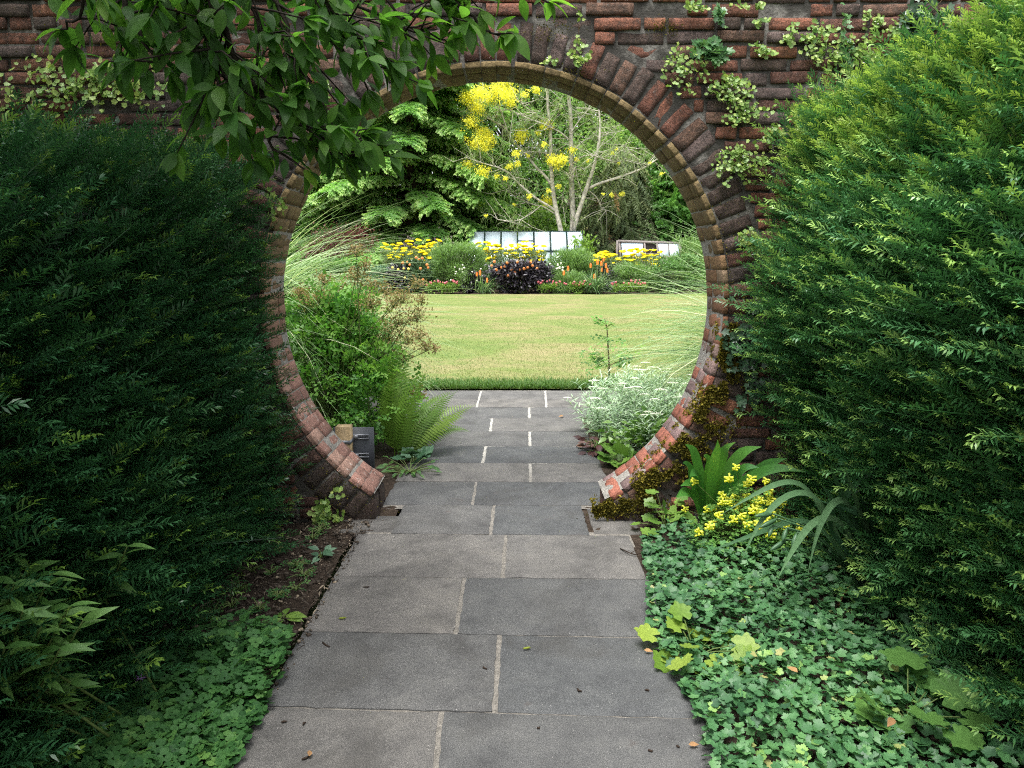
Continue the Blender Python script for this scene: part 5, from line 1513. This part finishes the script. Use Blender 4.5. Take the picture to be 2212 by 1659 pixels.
def poker(label, px, Y, n, spikes, seed, L=(.5, .95)):
    r = rg(seed); c = fb(px, Y)
    root = thing('poker_plant', label, 'flowering plant', c, 'red-hot poker plants in the border')
    mb = MB(); B = c + r.normal(0, .1, (n, 3)) * [1, 1, 0]
    mb.blades(B, r.uniform(0, 6.28, n), r.uniform(.7, 1.45, n), r.uniform(*L, n), r.uniform(.7, 2.0, n), .025, 7, r.random(n))
    mb.build('foliage', M['dark_misc'], root)
    sb = MB(); pr = None
    pb = MB(); t = np.linspace(0, 1, 9)
    pb.tube(np.stack([0 * t, 0 * t, t * .2], 1), np.array([.02, .038, .045, .045, .042, .036, .028, .018, .004]), 8, rnd=.5)
    for k in range(50):
        a = k * 2.4; z = .02 + .17 * k / 50
        pb.inst(T_SMALL, (math.cos(a) * .03, math.sin(a) * .03, z), (math.cos(a), math.sin(a), -1.2), (math.cos(a), math.sin(a), .5), .035, 1 - k / 50)
    for x, y in spikes:
        e = at(x, y, Y - .2); sb.tube(np.stack([c + (e - c) * [.6, 1, 0], e]), .009, 4)
        if pr is None:
            pr = pb.build('flower_spike', M['poker'], root, True); pr.location = e - c - [0, 0, .1]; pr.scale = (.8, .8, .8)
        else: copy_part(pr, root, e - [0, 0, .1], r.uniform(0, 6), r.uniform(.6, .9))
    if pr is not None: sb.build('stalk', M['stem'], root)
poker('poker clump with a single orange spike left of the big black-leaved dahlia', 1045, 24.4, 140, [(1052, 604), (1030, 590), (1037, 588)], 211)
poker('grassy poker clump with two orange spikes right of the big black-leaved dahlia', 1218, 24.5, 90, [(1227, 578), (1218, 588)], 212, (.3, .6))
poker('large grassy poker clump with the group of orange-red spikes in front of the right yarrow', 1283, 24.4, 240, [(1276, 572), (1291, 565), (1299, 568), (1309, 572), (1312, 582), (1300, 580), (1284, 596), (1304, 558)], 213, (.6, 1.1))
low = [(928, 'pink', 'left of the white-flowered plant'), (952, 'pink', 'in the gap before the feathery shrub'), (975, 'pink', 'just left of the white-flowered plant'), (1178, 'pink', 'at the right foot of the big black-leaved dahlia'), (1198, 'pink', 'just right of the big black-leaved dahlia'), (1240, 'pink', 'in front of the forked trunk shrub'), (1262, 'pink', 'left of the large poker clump'), (1330, 'pink', 'right of the large poker clump'), (1355, 'pink', 'below the right yarrow'), (1385, 'pink', 'beside the tips of the right grass')]
for i, (px, mt, where) in enumerate(low):
    c = clump_bush('coneflower', 'low pink-flowered plant at the border edge ' + where, 'flowering plant', fb(px, 24.25), (.16, .14), .3, 9, 300, T_OVAL, (.04, .08), 'shrub', 220 + i, 'pink-flowered plants along the border edge', cr=.2, shape=full)
    r = rg(240 + i); flowers(c, [np.array(c.location) + [r.normal(0, .13), -.1 + r.normal(0, .05), r.uniform(.28, .44)] for _ in range(6)], mt, 250 + i, 7, .075)
c = clump_bush('daisy_plant', 'airy white-flowered plant at the foot of the feathery shrub', 'flowering plant', fb(1002, 24.4), (.22, .2), .72, 20, 600, T_NARROW, (.06, .1), 'feather', 260, cr=.14, shape=full)
r = rg(261); flowers(c, [np.array(c.location) + [r.normal(0, .2), -.1, r.uniform(.35, .95)] for _ in range(14)], 'white_fl', 262, 8, .06)
c = clump_bush('daisy_plant', 'white and yellow flowered plant right of the big black-leaved dahlia', 'flowering plant', fb(1207, 24.9), (.25, .2), .8, 16, 500, T_NARROW, (.06, .1), 'feather', 263, cr=.14, shape=full)
r = rg(264); flowers(c, [np.array(c.location) + [r.normal(0, .2), -.25, r.uniform(.7, .95)] for _ in range(12)], 'white_fl', 265, 8, .07)
clump_bush('dark_red_shrub', 'rounded dark red shrub behind the left grass', 'shrub', fb(745, 27.2), (1.35, .9), 2.0, 80, 6500, T_OVAL, (.06, .11), 'darkred', 271, cr=.11, stemmat='stem_brown', shape=full)
clump_bush('smoke_bush', 'smoky purple-grey bush beside the dark trunk left of the greenhouse', 'shrub', fb(925, 28.0), (1.0, .7), 1.75, 60, 4500, T_OVAL, (.06, .11), 'smoke', 272, cr=.11, stemmat='stem_brown', shape=full)
clump_bush('shrub', 'grey-green shrub just left of the greenhouse', 'shrub', fb(990, 27.6), (.7, .5), 1.1, 40, 2500, T_NARROW, (.1, .2), 'smoke', 273, cr=.12, shape=full)
def vgrass(name, label, px, Y, n, mat, seed, L, w=.03):
    r = rg(seed); c = fb(px, Y); root = thing(name, label, 'ornamental grass', c)
    mb = MB(); B = c + r.normal(0, .3, (n, 3)) * [1, .6, 0]
    mb.blades(B, r.uniform(0, 6.28, n), r.uniform(.9, 1.5, n), r.uniform(*L, n), r.uniform(.3, 1.3, n), w, 6, r.random(n)); mb.build('blades', M[mat], root)
vgrass('variegated_grass', 'cream-variegated grass between dark red shrub and yellow yarrow', 842, 27.0, 420, 'vari', 274, (.9, 1.6))
vgrass('tall_grass', 'green grassy clump at the left end of the greenhouse', 1000, 28.2, 220, 'dark_misc', 275, (1.1, 1.9))
clump_bush('shrub', 'bright yellow-green shrub beside the pale forked trunk base', 'shrub', fb(1258, 27.6), (.35, .3), 1.75, 24, 900, T_OVAL, (.09, .16), 'shrub', 276, cr=.1, shape=full)
clump_bush('shrub', 'bright yellow-green shrub peeping over the greenhouse ridge', 'shrub', fb(1165, 31.5), (1.0, .6), 3.0, 40, 1800, T_OVAL, (.12, .2), 'shrub', 277, cr=.08, shape=full)
clump_bush('shrub', 'pale feathery shrub at the far right behind the right grass', 'shrub', fb(1500, 26.6), (1.0, .6), 1.7, 50, 3600, T_NARROW, (.1, .18), 'feather', 278, cr=.1, droop=-.4, shape=full)

# ------------------------------------------------------------------ glasshouses
def greenhouse():
    Y0, Y1 = 27.8, 28.5
    zb = float(lawn_z(28)); ze, zr = at(1106, 543, Y0)[2], at(1106, 500, Y1)[2]
    x0, x1 = at(1010, 543, Y0)[0], at(1262, 543, Y0)[0]
    root = thing('greenhouse', 'long low greenhouse with pale sky-reflecting roof panes behind the border', 'greenhouse', ((x0 + x1) / 2, Y0, zb))
    n = 7
    fr = MB()
    def bar(a, b, w=.03):
        fr.tube(np.stack([np.asarray(a, float), np.asarray(b, float)]), w * .55, 4)
    bar((x0, Y0, ze), (x1, Y0, ze), .035); bar((x0, Y1, zr), (x1, Y1, zr), .04)
    Yb = 2 * Y1 - Y0
    bar((x0, Yb, ze), (x1, Yb, ze), .035)
    for k in range(n + 1):
        x = x0 + (x1 - x0) * k / n
        bar((x, Y0, ze), (x, Y1, zr), .022); bar((x, Y0, zb), (x, Y0, ze), .022); bar((x, Yb, ze), (x, Y1, zr), .02); bar((x, Yb, zb), (x, Yb, ze), .022)
    bar((x0, Y0, zb + .35), (x1, Y0, zb + .35), .025); bar((x0, Y0, ze), (x0, Yb, ze), .025)
    w = (x1 - x0) / n
    bar((x0 + .15, Y0 + .1, ze + .05), (x0 + w, Y1, zr - .05), .02)
    xa = x0 + 3 * w; m = .5
    bar((xa, (Y0 + Y1) / 2 - .02, (ze + zr) / 2 + .02), (xa + w, (Y0 + Y1) / 2 - .02, (ze + zr) / 2 + .02), .03)
    fr.build('frame', M['frame_green'], root)
    for k in range(n):
        xa, xb = x0 + w * k + .03, x0 + w * (k + 1) - .03
        for part, P, mt in (('roof_pane', [(xa, Y0 + .02, ze + .03), (xb, Y0 + .02, ze + .03), (xb, Y1 - .02, zr - .02), (xa, Y1 - .02, zr - .02)], 'glass' if k >= 3 else 'glass_clear'),
                        ('wall_pane', [(xa, Y0, zb + .38), (xb, Y0, zb + .38), (xb, Y0, ze - .04), (xa, Y0, ze - .04)], 'glass_clear'),
                        ('rear_pane', [(xa, Yb - .02, ze + .03), (xb, Yb - .02, ze + .03), (xb, Y1 + .02, zr - .02), (xa, Y1 + .02, zr - .02)], 'glass_clear')):
            P = np.array(P); nn = nrm(np.cross(P[1] - P[0], P[3] - P[0])) * .006
            V = np.r_[P, P + nn]
            MB().raw(V, [[0, 1, 2, 3], [7, 6, 5, 4], [0, 4, 5, 1], [1, 5, 6, 2], [2, 6, 7, 3], [3, 7, 4, 0]]).build(part, M[mt], root)
    mb = MB(); mb.box(((x0 + x1) / 2, Y0, zb + .17), (x1 - x0, .12, .36)); mb.build('base_wall', M['brick_base'], root)
    ib = MB(); r = rg(281); k = 500
    P = np.stack([r.uniform(x0 + .2, x1 - .2, k), r.uniform(Y0 + .5, Yb - .4, k), zb + r.uniform(.3, .9, k)], 1)
    ib.inst(T_OVAL, P, r.normal(0, 1, (k, 3)), r.normal(0, .5, (k, 3)) + [0, 0, 1], r.uniform(.1, .2, k), r.random(k)); ib.build('crop_plants', M['heuchera'], root)
greenhouse()
def coldframe():
    Y0, Y1 = 27.2, 27.6
    zb = float(lawn_z(27.5)); ze, zr = at(1106, 556, Y0)[2], at(1106, 524, Y1)[2]
    x0, x1 = at(1338, 556, Y0)[0], at(1474, 556, Y0)[0]
    root = thing('cold_frame', 'grey timber cold frame with two pale panes and a dark open gap', 'cold frame', ((x0 + x1) / 2, Y0, zb))
    fr = MB()
    def bar(a, b, w=.035): fr.tube(np.stack([np.asarray(a, float), np.asarray(b, float)]), w, 4)
    bar((x0, Y1, zr + .04), (x1 + .05, Y1, zr - .04), .06); bar((x0, Y0, ze), (x1, Y0, ze), .05)
    f = lambda s, t: (x0 + (x1 - x0) * s, Y0 + (Y1 - Y0) * t, ze + (zr - ze) * t)
    for s in (.02, .42, .62, .98): bar(f(s, 0), f(s, 1), .04)
    bar(f(.80, 0), f(.80, 1), .018)
    for x in (x0 - .02, x1):
        bar((x, Y1, zb), (x, Y1, zr + .08), .05); bar((x, Y0, zb), (x, Y0, ze), .05)
    for t in (.25, .5): bar(f(.43, t), f(.6, t), .018)
    bar(f(.47, .1), f(.55, .6), .02)
    fr.build('frame', M['frame_wood'], root)
    for a, b in ((.05, .39), (.64, .79), (.81, .96)):
        P = np.array([f(a, .03), f(b, .03), f(b, .97), f(a, .97)]); nn = nrm(np.cross(P[1] - P[0], P[3] - P[0])) * .006; V = np.r_[P, P + nn]
        MB().raw(V, [[0, 1, 2, 3], [7, 6, 5, 4], [0, 4, 5, 1], [1, 5, 6, 2], [2, 6, 7, 3], [3, 7, 4, 0]]).build('pane', M['glass'], root)
    mb = MB(); mb.box(((x0 + x1) / 2, Y0, (zb + ze) / 2 - .03), (x1 - x0, .1, ze - zb - .06)); mb.build('side_board', M['frame_wood'], root)
    mb = MB(); mb.box(((x0 + x1) / 2, Y1 + .02, (zb + zr) / 2), (x1 - x0, .06, zr - zb - .05)); mb.build('back_board', M['bark_dark'], root)
coldframe()

# ------------------------------------------------------------------ trees behind
def layered_tree(label, base, h, rad, seed, nlimb=64, mat='ginkgo'):
    """tiers of level boughs with drooping tips"""
    r = rg(seed); base = np.asarray(base, float)
    root = thing('layered_tree', label, 'tree', base)
    tb, lb = MB(), MB()
    tb.tube(base + np.array([[0, 0, -.1], [.05, 0, h * .3], [0, .05, h * .6], [0, 0, h]]), [.28, .2, .12, .03], 9)
    for i in range(nlimb):
        z = .10 + .88 * (i + r.random()) / nlimb
        az = i * 2.4 + r.uniform(-.3, .3)
        L = rad * (1 - z ** 1.5) ** .8 * r.uniform(.7, 1.1) + .4
        up = r.uniform(-.05, .22)
        t = np.linspace(0, 1, 7)
        P = base + np.stack([math.cos(az) * L * t, math.sin(az) * L * t, z * h + up * L * t - .28 * L * t ** 2], 1)
        tb.tube(P, np.linspace(.07, .012, 7) * (1.2 - z), 5, cap=False)
        n = int(100 * L)
        s = r.random(n) ** .5
        Q = np.stack([np.interp(s, t, P[:, k]) for k in range(3)], 1)
        sgn = r.choice([-1, 1], n); fw = r.uniform(.3, 1.2, n)
        d = np.stack([math.cos(az) * fw - math.sin(az) * sgn, math.sin(az) * fw + math.cos(az) * sgn, r.normal(-.12, .2, n)], 1)
        tone = np.clip(r.normal(.5, .2), .1, .9)
        for k in range(4):
            m = r.integers(0, 4, n) == k
            if m.any(): lb.inst(SPRAYS[k], Q[m], d[m], r.normal(0, .2, (m.sum(), 3)) + [0, 0, 1], r.uniform(.35, .8, m.sum()) * (1 - .25 * z), np.clip(r.normal(tone, .15, m.sum()), 0, 1), r.uniform(.6, 1.15, m.sum()))
    tb.build('trunk', M['bark'], root); lb.build('crown', M[mat], root)
p = at(890, 520, 31.5)
layered_tree('big fresh green tree with tiers of level boughs, left through the gate', (p[0], 31.5, .3), 13.5, 5.2, 291, 120)
def weeping(label, base, h, rad, seed, n=2600, mat='cypress', tm=HANGS, size=(.5, 1.1), name='weeping_conifer'):
    r = rg(seed); base = np.asarray(base, float)
    root = thing(name, label, 'tree', base); tb, lb = MB(), MB()
    tb.tube(base + np.array([[0, 0, -.1], [0, 0, h * .5], [0, 0, h * .98]]), [.25, .16, .03], 8)
    for i in range(n // 14):
        z = r.random() ** .9; az = r.uniform(0, 6.28)
        L = rad * (1 - z) ** .65 * r.uniform(.65, 1.1) + .15
        t = np.linspace(0, 1, 5)
        P = base + np.stack([math.cos(az) * L * t, math.sin(az) * L * t, z * h + .25 * L * t - .35 * L * t ** 2], 1)
        tb.tube(P, np.linspace(.04, .008, 5), 4, cap=False)
        k = 14; s = r.random(k) ** .6
        Q = np.stack([np.interp(s, t, P[:, c]) for c in range(3)], 1)
        d = np.stack([math.cos(az) * .35 + r.normal(0, .3, k), math.sin(az) * .35 + r.normal(0, .3, k), -1 + r.normal(0, .25, k)], 1) if tm is HANGS else np.stack([math.cos(az) + r.normal(0, .5, k), math.sin(az) + r.normal(0, .5, k), r.normal(.1, .3, k)], 1)
        tone = r.uniform(.15, .75)
        lb.inst(tm[i % len(tm)], Q, d, np.stack([np.full(k, math.cos(az)), np.full(k, math.sin(az)), r.normal(.3, .3, k)], 1), r.uniform(*size, k), np.clip(r.normal(tone, .16, k), 0, 1))
    tb.build('trunk', M['bark'], root); lb.build('crown', M[mat], root)
p = at(1345, 500, 31)
weeping('dark olive conifer with weeping sprays behind the cold frame', (p[0], 31, .3), 5.4, 2.3, 301, 4200)
p = at(1290, 500, 33)
weeping('second olive weeping conifer directly behind the forked trunks', (p[0], 33.5, .3), 4.6, 1.7, 302, 2600)
p = at(1480, 500, 30.5)
weeping('bright green bushy conifer at the right edge of the gate opening', (p[0], 31, .3), 6.6, 2.0, 303, 3600, 'conifer', SPRAYS, (.4, .8), 'conifer')
p = at(1400, 400, 35)
weeping('tall mid-green conifer rising behind the weeping conifer', (p[0], 36, .3), 9.2, 2.6, 304, 4200, 'conifer', SPRAYS, (.5, .9), 'conifer')

def broom():
    r = rg(311)
    Y = 28.9; b = at(1226, 556, Y); b[2] = float(lawn_z(Y))
    root = thing('broom_tree', 'open airy tree with pale forked trunks and clusters of yellow blossom', 'tree', b)
    def c3(x, y): return ((1900 + x / 2.212) / 1.8517, (250 + y / 2.212) / 1.8517)
    tb, tw, fl = MB(), MB(), MB()
    limbs = [
        ([(800, 1800), (772, 1640), (765, 1500), (710, 1280), (680, 1050), (672, 800), (668, 600), (645, 420), (640, 250), (620, 60), (610, -200)], .13, 0),
        ([(815, 1800), (850, 1640), (870, 1450), (860, 1200), (850, 850), (850, 500), (825, 280), (820, 0), (800, -250)], .17, .3),
        ([(870, 1480), (940, 1250), (1010, 1050), (1060, 900), (1090, 750), (1110, 600), (1100, 450), (1080, 250)], .11, -.2),
        ([(720, 1320), (640, 1260), (560, 1220), (390, 1080), (300, 970), (180, 920), (60, 890), (-80, 840)], .06, -.4),
        ([(690, 1100), (620, 1000), (560, 950), (480, 850), (400, 760), (330, 690), (280, 580), (130, 500), (30, 450), (-60, 380)], .07, .5),
        ([(990, 1120), (1100, 1070), (1230, 1030), (1430, 960), (1520, 920), (1600, 860), (1720, 800)], .07, -.5),
        ([(740, 1360), (600, 1270), (520, 1260), (450, 1230), (330, 1180), (230, 1070), (80, 1050)], .035, .6),
        ([(840, 690), (760, 620), (700, 590), (600, 540), (480, 500), (400, 460), (310, 420)], .04, -.6),
        ([(700, 830), (620, 800), (540, 790), (440, 790)], .03, .4),
        ([(860, 900), (960, 820), (1050, 825), (1130, 850), (1250, 885)], .035, -.7),
        ([(1080, 800), (1200, 770), (1330, 780), (1440, 760)], .03, .3),
        ([(900, 750), (960, 690), (1050, 660), (1150, 640), (1260, 600)], .03, .6),
        ([(280, 580), (220, 400), (150, 330), (80, 240)], .03, .5),
        ([(640, 520), (560, 470), (450, 400), (380, 330)], .03, -.4),
        ([(850, 620), (930, 500), (990, 430), (1040, 350)], .03, .2),
        ([(580, 1270), (480, 1350), (360, 1410), (200, 1390)], .025, -.7),
        ([(1000, 1130), (1080, 1190), (1120, 1300), (1180, 1310)], .025, .5),
        ([(960, 1180), (900, 1020), (890, 900), (860, 1050)], .02, -.3),
        ([(640, 300), (600, 150), (540, 60)], .025, .3), ([(825, 330), (880, 150), (940, 30)], .025, -.3), ([(740, 1200), (760, 1180), (830, 1230), (850, 1280)], .02, .4),
    ]
    starts = []
    for px, r0, dy in limbs:
        n = len(px)
        P = np.array([at(*c3(*q), Y + dy * min(1, i / 3)) for i, q in enumerate(px)])
        tt = np.linspace(0, 1, n * 3); t = np.linspace(0, 1, n)
        C = np.stack([np.interp(tt, t, P[:, k]) for k in range(3)], 1)
        C[1:-1] = (C[:-2] + 2 * C[1:-1] + C[2:]) / 4
        tb.tube(C, np.linspace(r0 * .85, max(.012, r0 * .22), len(C)), 7)
        starts += [(q, i / len(C)) for i, q in enumerate(C) if i > len(C) * (.35 if r0 > .1 else .3)]
    for q, s in starts:
        for k in range(2):
            d = nrm(np.array([r.normal(0, .8), r.normal(0, .8), r.normal(.25, .6)])); L = r.uniform(.5, 1.3)
            e = q + d * L; m = (q + e) / 2 + r.normal(0, .06, 3)
            tb.tube(np.stack([q, m, e]), [.012, .009, .004], 4, cap=False)
            n = 15
            w = q + (e - q) * r.uniform(.3, 1.05, n)[:, None]
            tw.blades(w, r.uniform(0, 6.28, n), r.uniform(-.9, 1.2, n), r.uniform(.25, .6, n), r.uniform(.4, 1.6, n), .012, 3, r.random(n))
    cl = [(40, 270, 60), (20, 400, 60), (140, 310, 55), (230, 180, 60), (280, 290, 60), (320, 250, 40), (270, 150, 50), (200, 240, 50), (440, 280, 30), (545, 235, 30), (410, 640, 50), (60, 620, 55), (110, 690, 60), (20, 700, 60), (70, 960, 45), (90, 760, 30), (190, 1000, 20), (265, 1020, 18), (305, 915, 28), (375, 890, 22), (730, 870, 55), (680, 860, 40), (780, 850, 35), (860, 770, 28), (640, 550, 40), (600, 560, 25), (610, 720, 22), (1250, 770, 15), (1215, 800, 12), (1300, 1160, 18), (1210, 1165, 14), (1135, 1160, 8), (640, 1220, 45), (480, 1180, 18), (360, 800, 28), (-60, 300, 60), (-40, 520, 50), (-60, 900, 40), (0, 1000, 20), (650, 1130, 15), (100, 1350, 12), (420, 700, 16), (350, 1250, 10), (1550, 880, 10), (1650, 980, 14), (900, 850, 16), (1000, 860, 12), (470, 820, 14), (320, 350, 40), (-120, 640, 40), (560, 620, 20), (1270, 890, 10), (740, 1090, 20)]
    for x, y, s in cl:
        n = int(s * s * .16) + 8; dy = r.uniform(-.8, .3)
        Q = np.array([at(*c3(x + r.normal(0, .62) * s, y + r.normal(0, .55) * s), Y + dy + r.normal(0, .2)) for _ in range(n)])
        fl.inst(T_SMALL, Q, r.normal(0, .6, (n, 3)) + [0, 0, -.7], r.normal(0, 1, (n, 3)), r.uniform(.04, .085, n), r.random(n))
        n = int(s * 1.2); Q = Q[r.integers(len(Q), size=n)]
        tw.blades(Q, r.uniform(0, 6.28, n), r.uniform(-.9, 1.2, n), r.uniform(.2, .5, n), r.uniform(.4, 1.6, n), .012, 3, r.random(n))
    tb.build('trunk', M['bark_pale'], root); tw.build('crown', M['broom'], root); fl.build('blossom', M['broom_fl'], root)
broom()

def wood_tree(label, base, h, rad, seed, mat, n=9000, size=(.14, .28), lowest=.08, group='trees of the wood behind the garden', ncl=130):
    r = rg(seed); base = np.asarray(base, float)
    root = thing('woodland_tree', label, 'tree', base, group); tb, lb = MB(), MB()
    tb.tube(base + np.array([[0, 0, -.2], [.1, 0, h * .3], [0, .1, h * .65], [0, 0, h * .92]]), [.3, .22, .13, .03], 8)
    for i in range(ncl):
        z = lowest + (1 - lowest) * r.random() ** .85
        prof = math.sin(math.pi * min(.97, z * .75 + .22)) ** .7
        a = r.uniform(0, 6.28); u = r.random() ** .45
        c = base + np.array([math.cos(a) * u * rad * prof, math.sin(a) * u * rad * prof, z * h])
        q = base + [0, 0, max(.1, z - .12) * h]
        tb.tube(np.stack([q, (q + c) / 2 + [0, 0, .2], c]), [.05, .035, .012], 4, cap=False)
        k = n // ncl
        P = c + r.normal(0, 1, (k, 3)) * rad * np.array([.17, .17, .10])
        tone = r.uniform(.2, .75)
        d = nrm(nrm(P - c) + r.normal(0, .5, (k, 3)) + [0, 0, -.3])
        lb.inst(T_SMALL, P, d, r.normal(0, .4, (k, 3)) + [0, 0, 1], r.uniform(*size, k), np.clip(r.normal(tone, .17, k), 0, 1))
    tb.build('trunk', M['bark'], root); lb.build('crown', M[mat], root)
    return root
WT = [
    (-12.5, 35, 11, 4.2, 'far', 'leafy green tree at the far left edge of the wood'), (-7.4, 38, 13, 4.4, 'far', 'tall dark green tree left of the big tiered tree'),
    (-3.6, 39, 14, 4.2, 'far', 'dark green tree directly behind the big tiered tree'), (-.4, 37, 12.5, 3.6, 'far', 'dark green tree between the tiered tree and the yellow blossom'),
    (2.4, 40, 13.5, 3.8, 'far2', 'lighter green tree behind the yellow-blossomed tree'), (5.6, 38, 10.5, 3.4, 'far2', 'light green tree behind the right pale trunk'),
    (9.2, 36, 12, 4.2, 'far', 'dark green tree at the right of the wood behind the conifers'), (13.5, 37, 13, 4.5, 'far', 'dark green tree at the far right edge of the wood'),
    (0.9, 34.5, 5.2, 2.4, 'far', 'low dense dark tree right behind the greenhouse ridge'), (-1.9, 34.5, 5.0, 2.4, 'far', 'low dense dark tree left behind the greenhouse'),
    (4.4, 35, 6.5, 2.6, 'far2', 'low light green tree behind the weeping conifers'), (-7.6, 33, 5.5, 2.6, 'far', 'low dense tree behind the dark red shrub'),
    (-17, 33, 11, 4.5, 'far', 'outermost leafy tree beyond the left end of the border'), (18, 34, 11.5, 4.5, 'far', 'outermost leafy tree beyond the right end of the border'),
]
for i, (x, y, h, rd, mt, lab) in enumerate(WT):
    wood_tree(lab, (x, y, .3), h, rd, 330 + i, mt, 19000 if h > 8 else 9000, (.16, .3) if h > 8 else (.12, .22), .08 if h > 8 else .02)
# solid low hedge line so that no bare horizon shows between the trunks
hb = clump_bush('boundary_hedge', 'long dark mixed hedge along the back of the garden below the trees', 'hedge', (0, 42.5, .3), (24, .8), 3.6, 260, 16000, T_SMALL, (.25, .45), 'far', 390, cr=.14, stemmat='stem_brown', shape=lambda z: 1.0, zmin=.05)
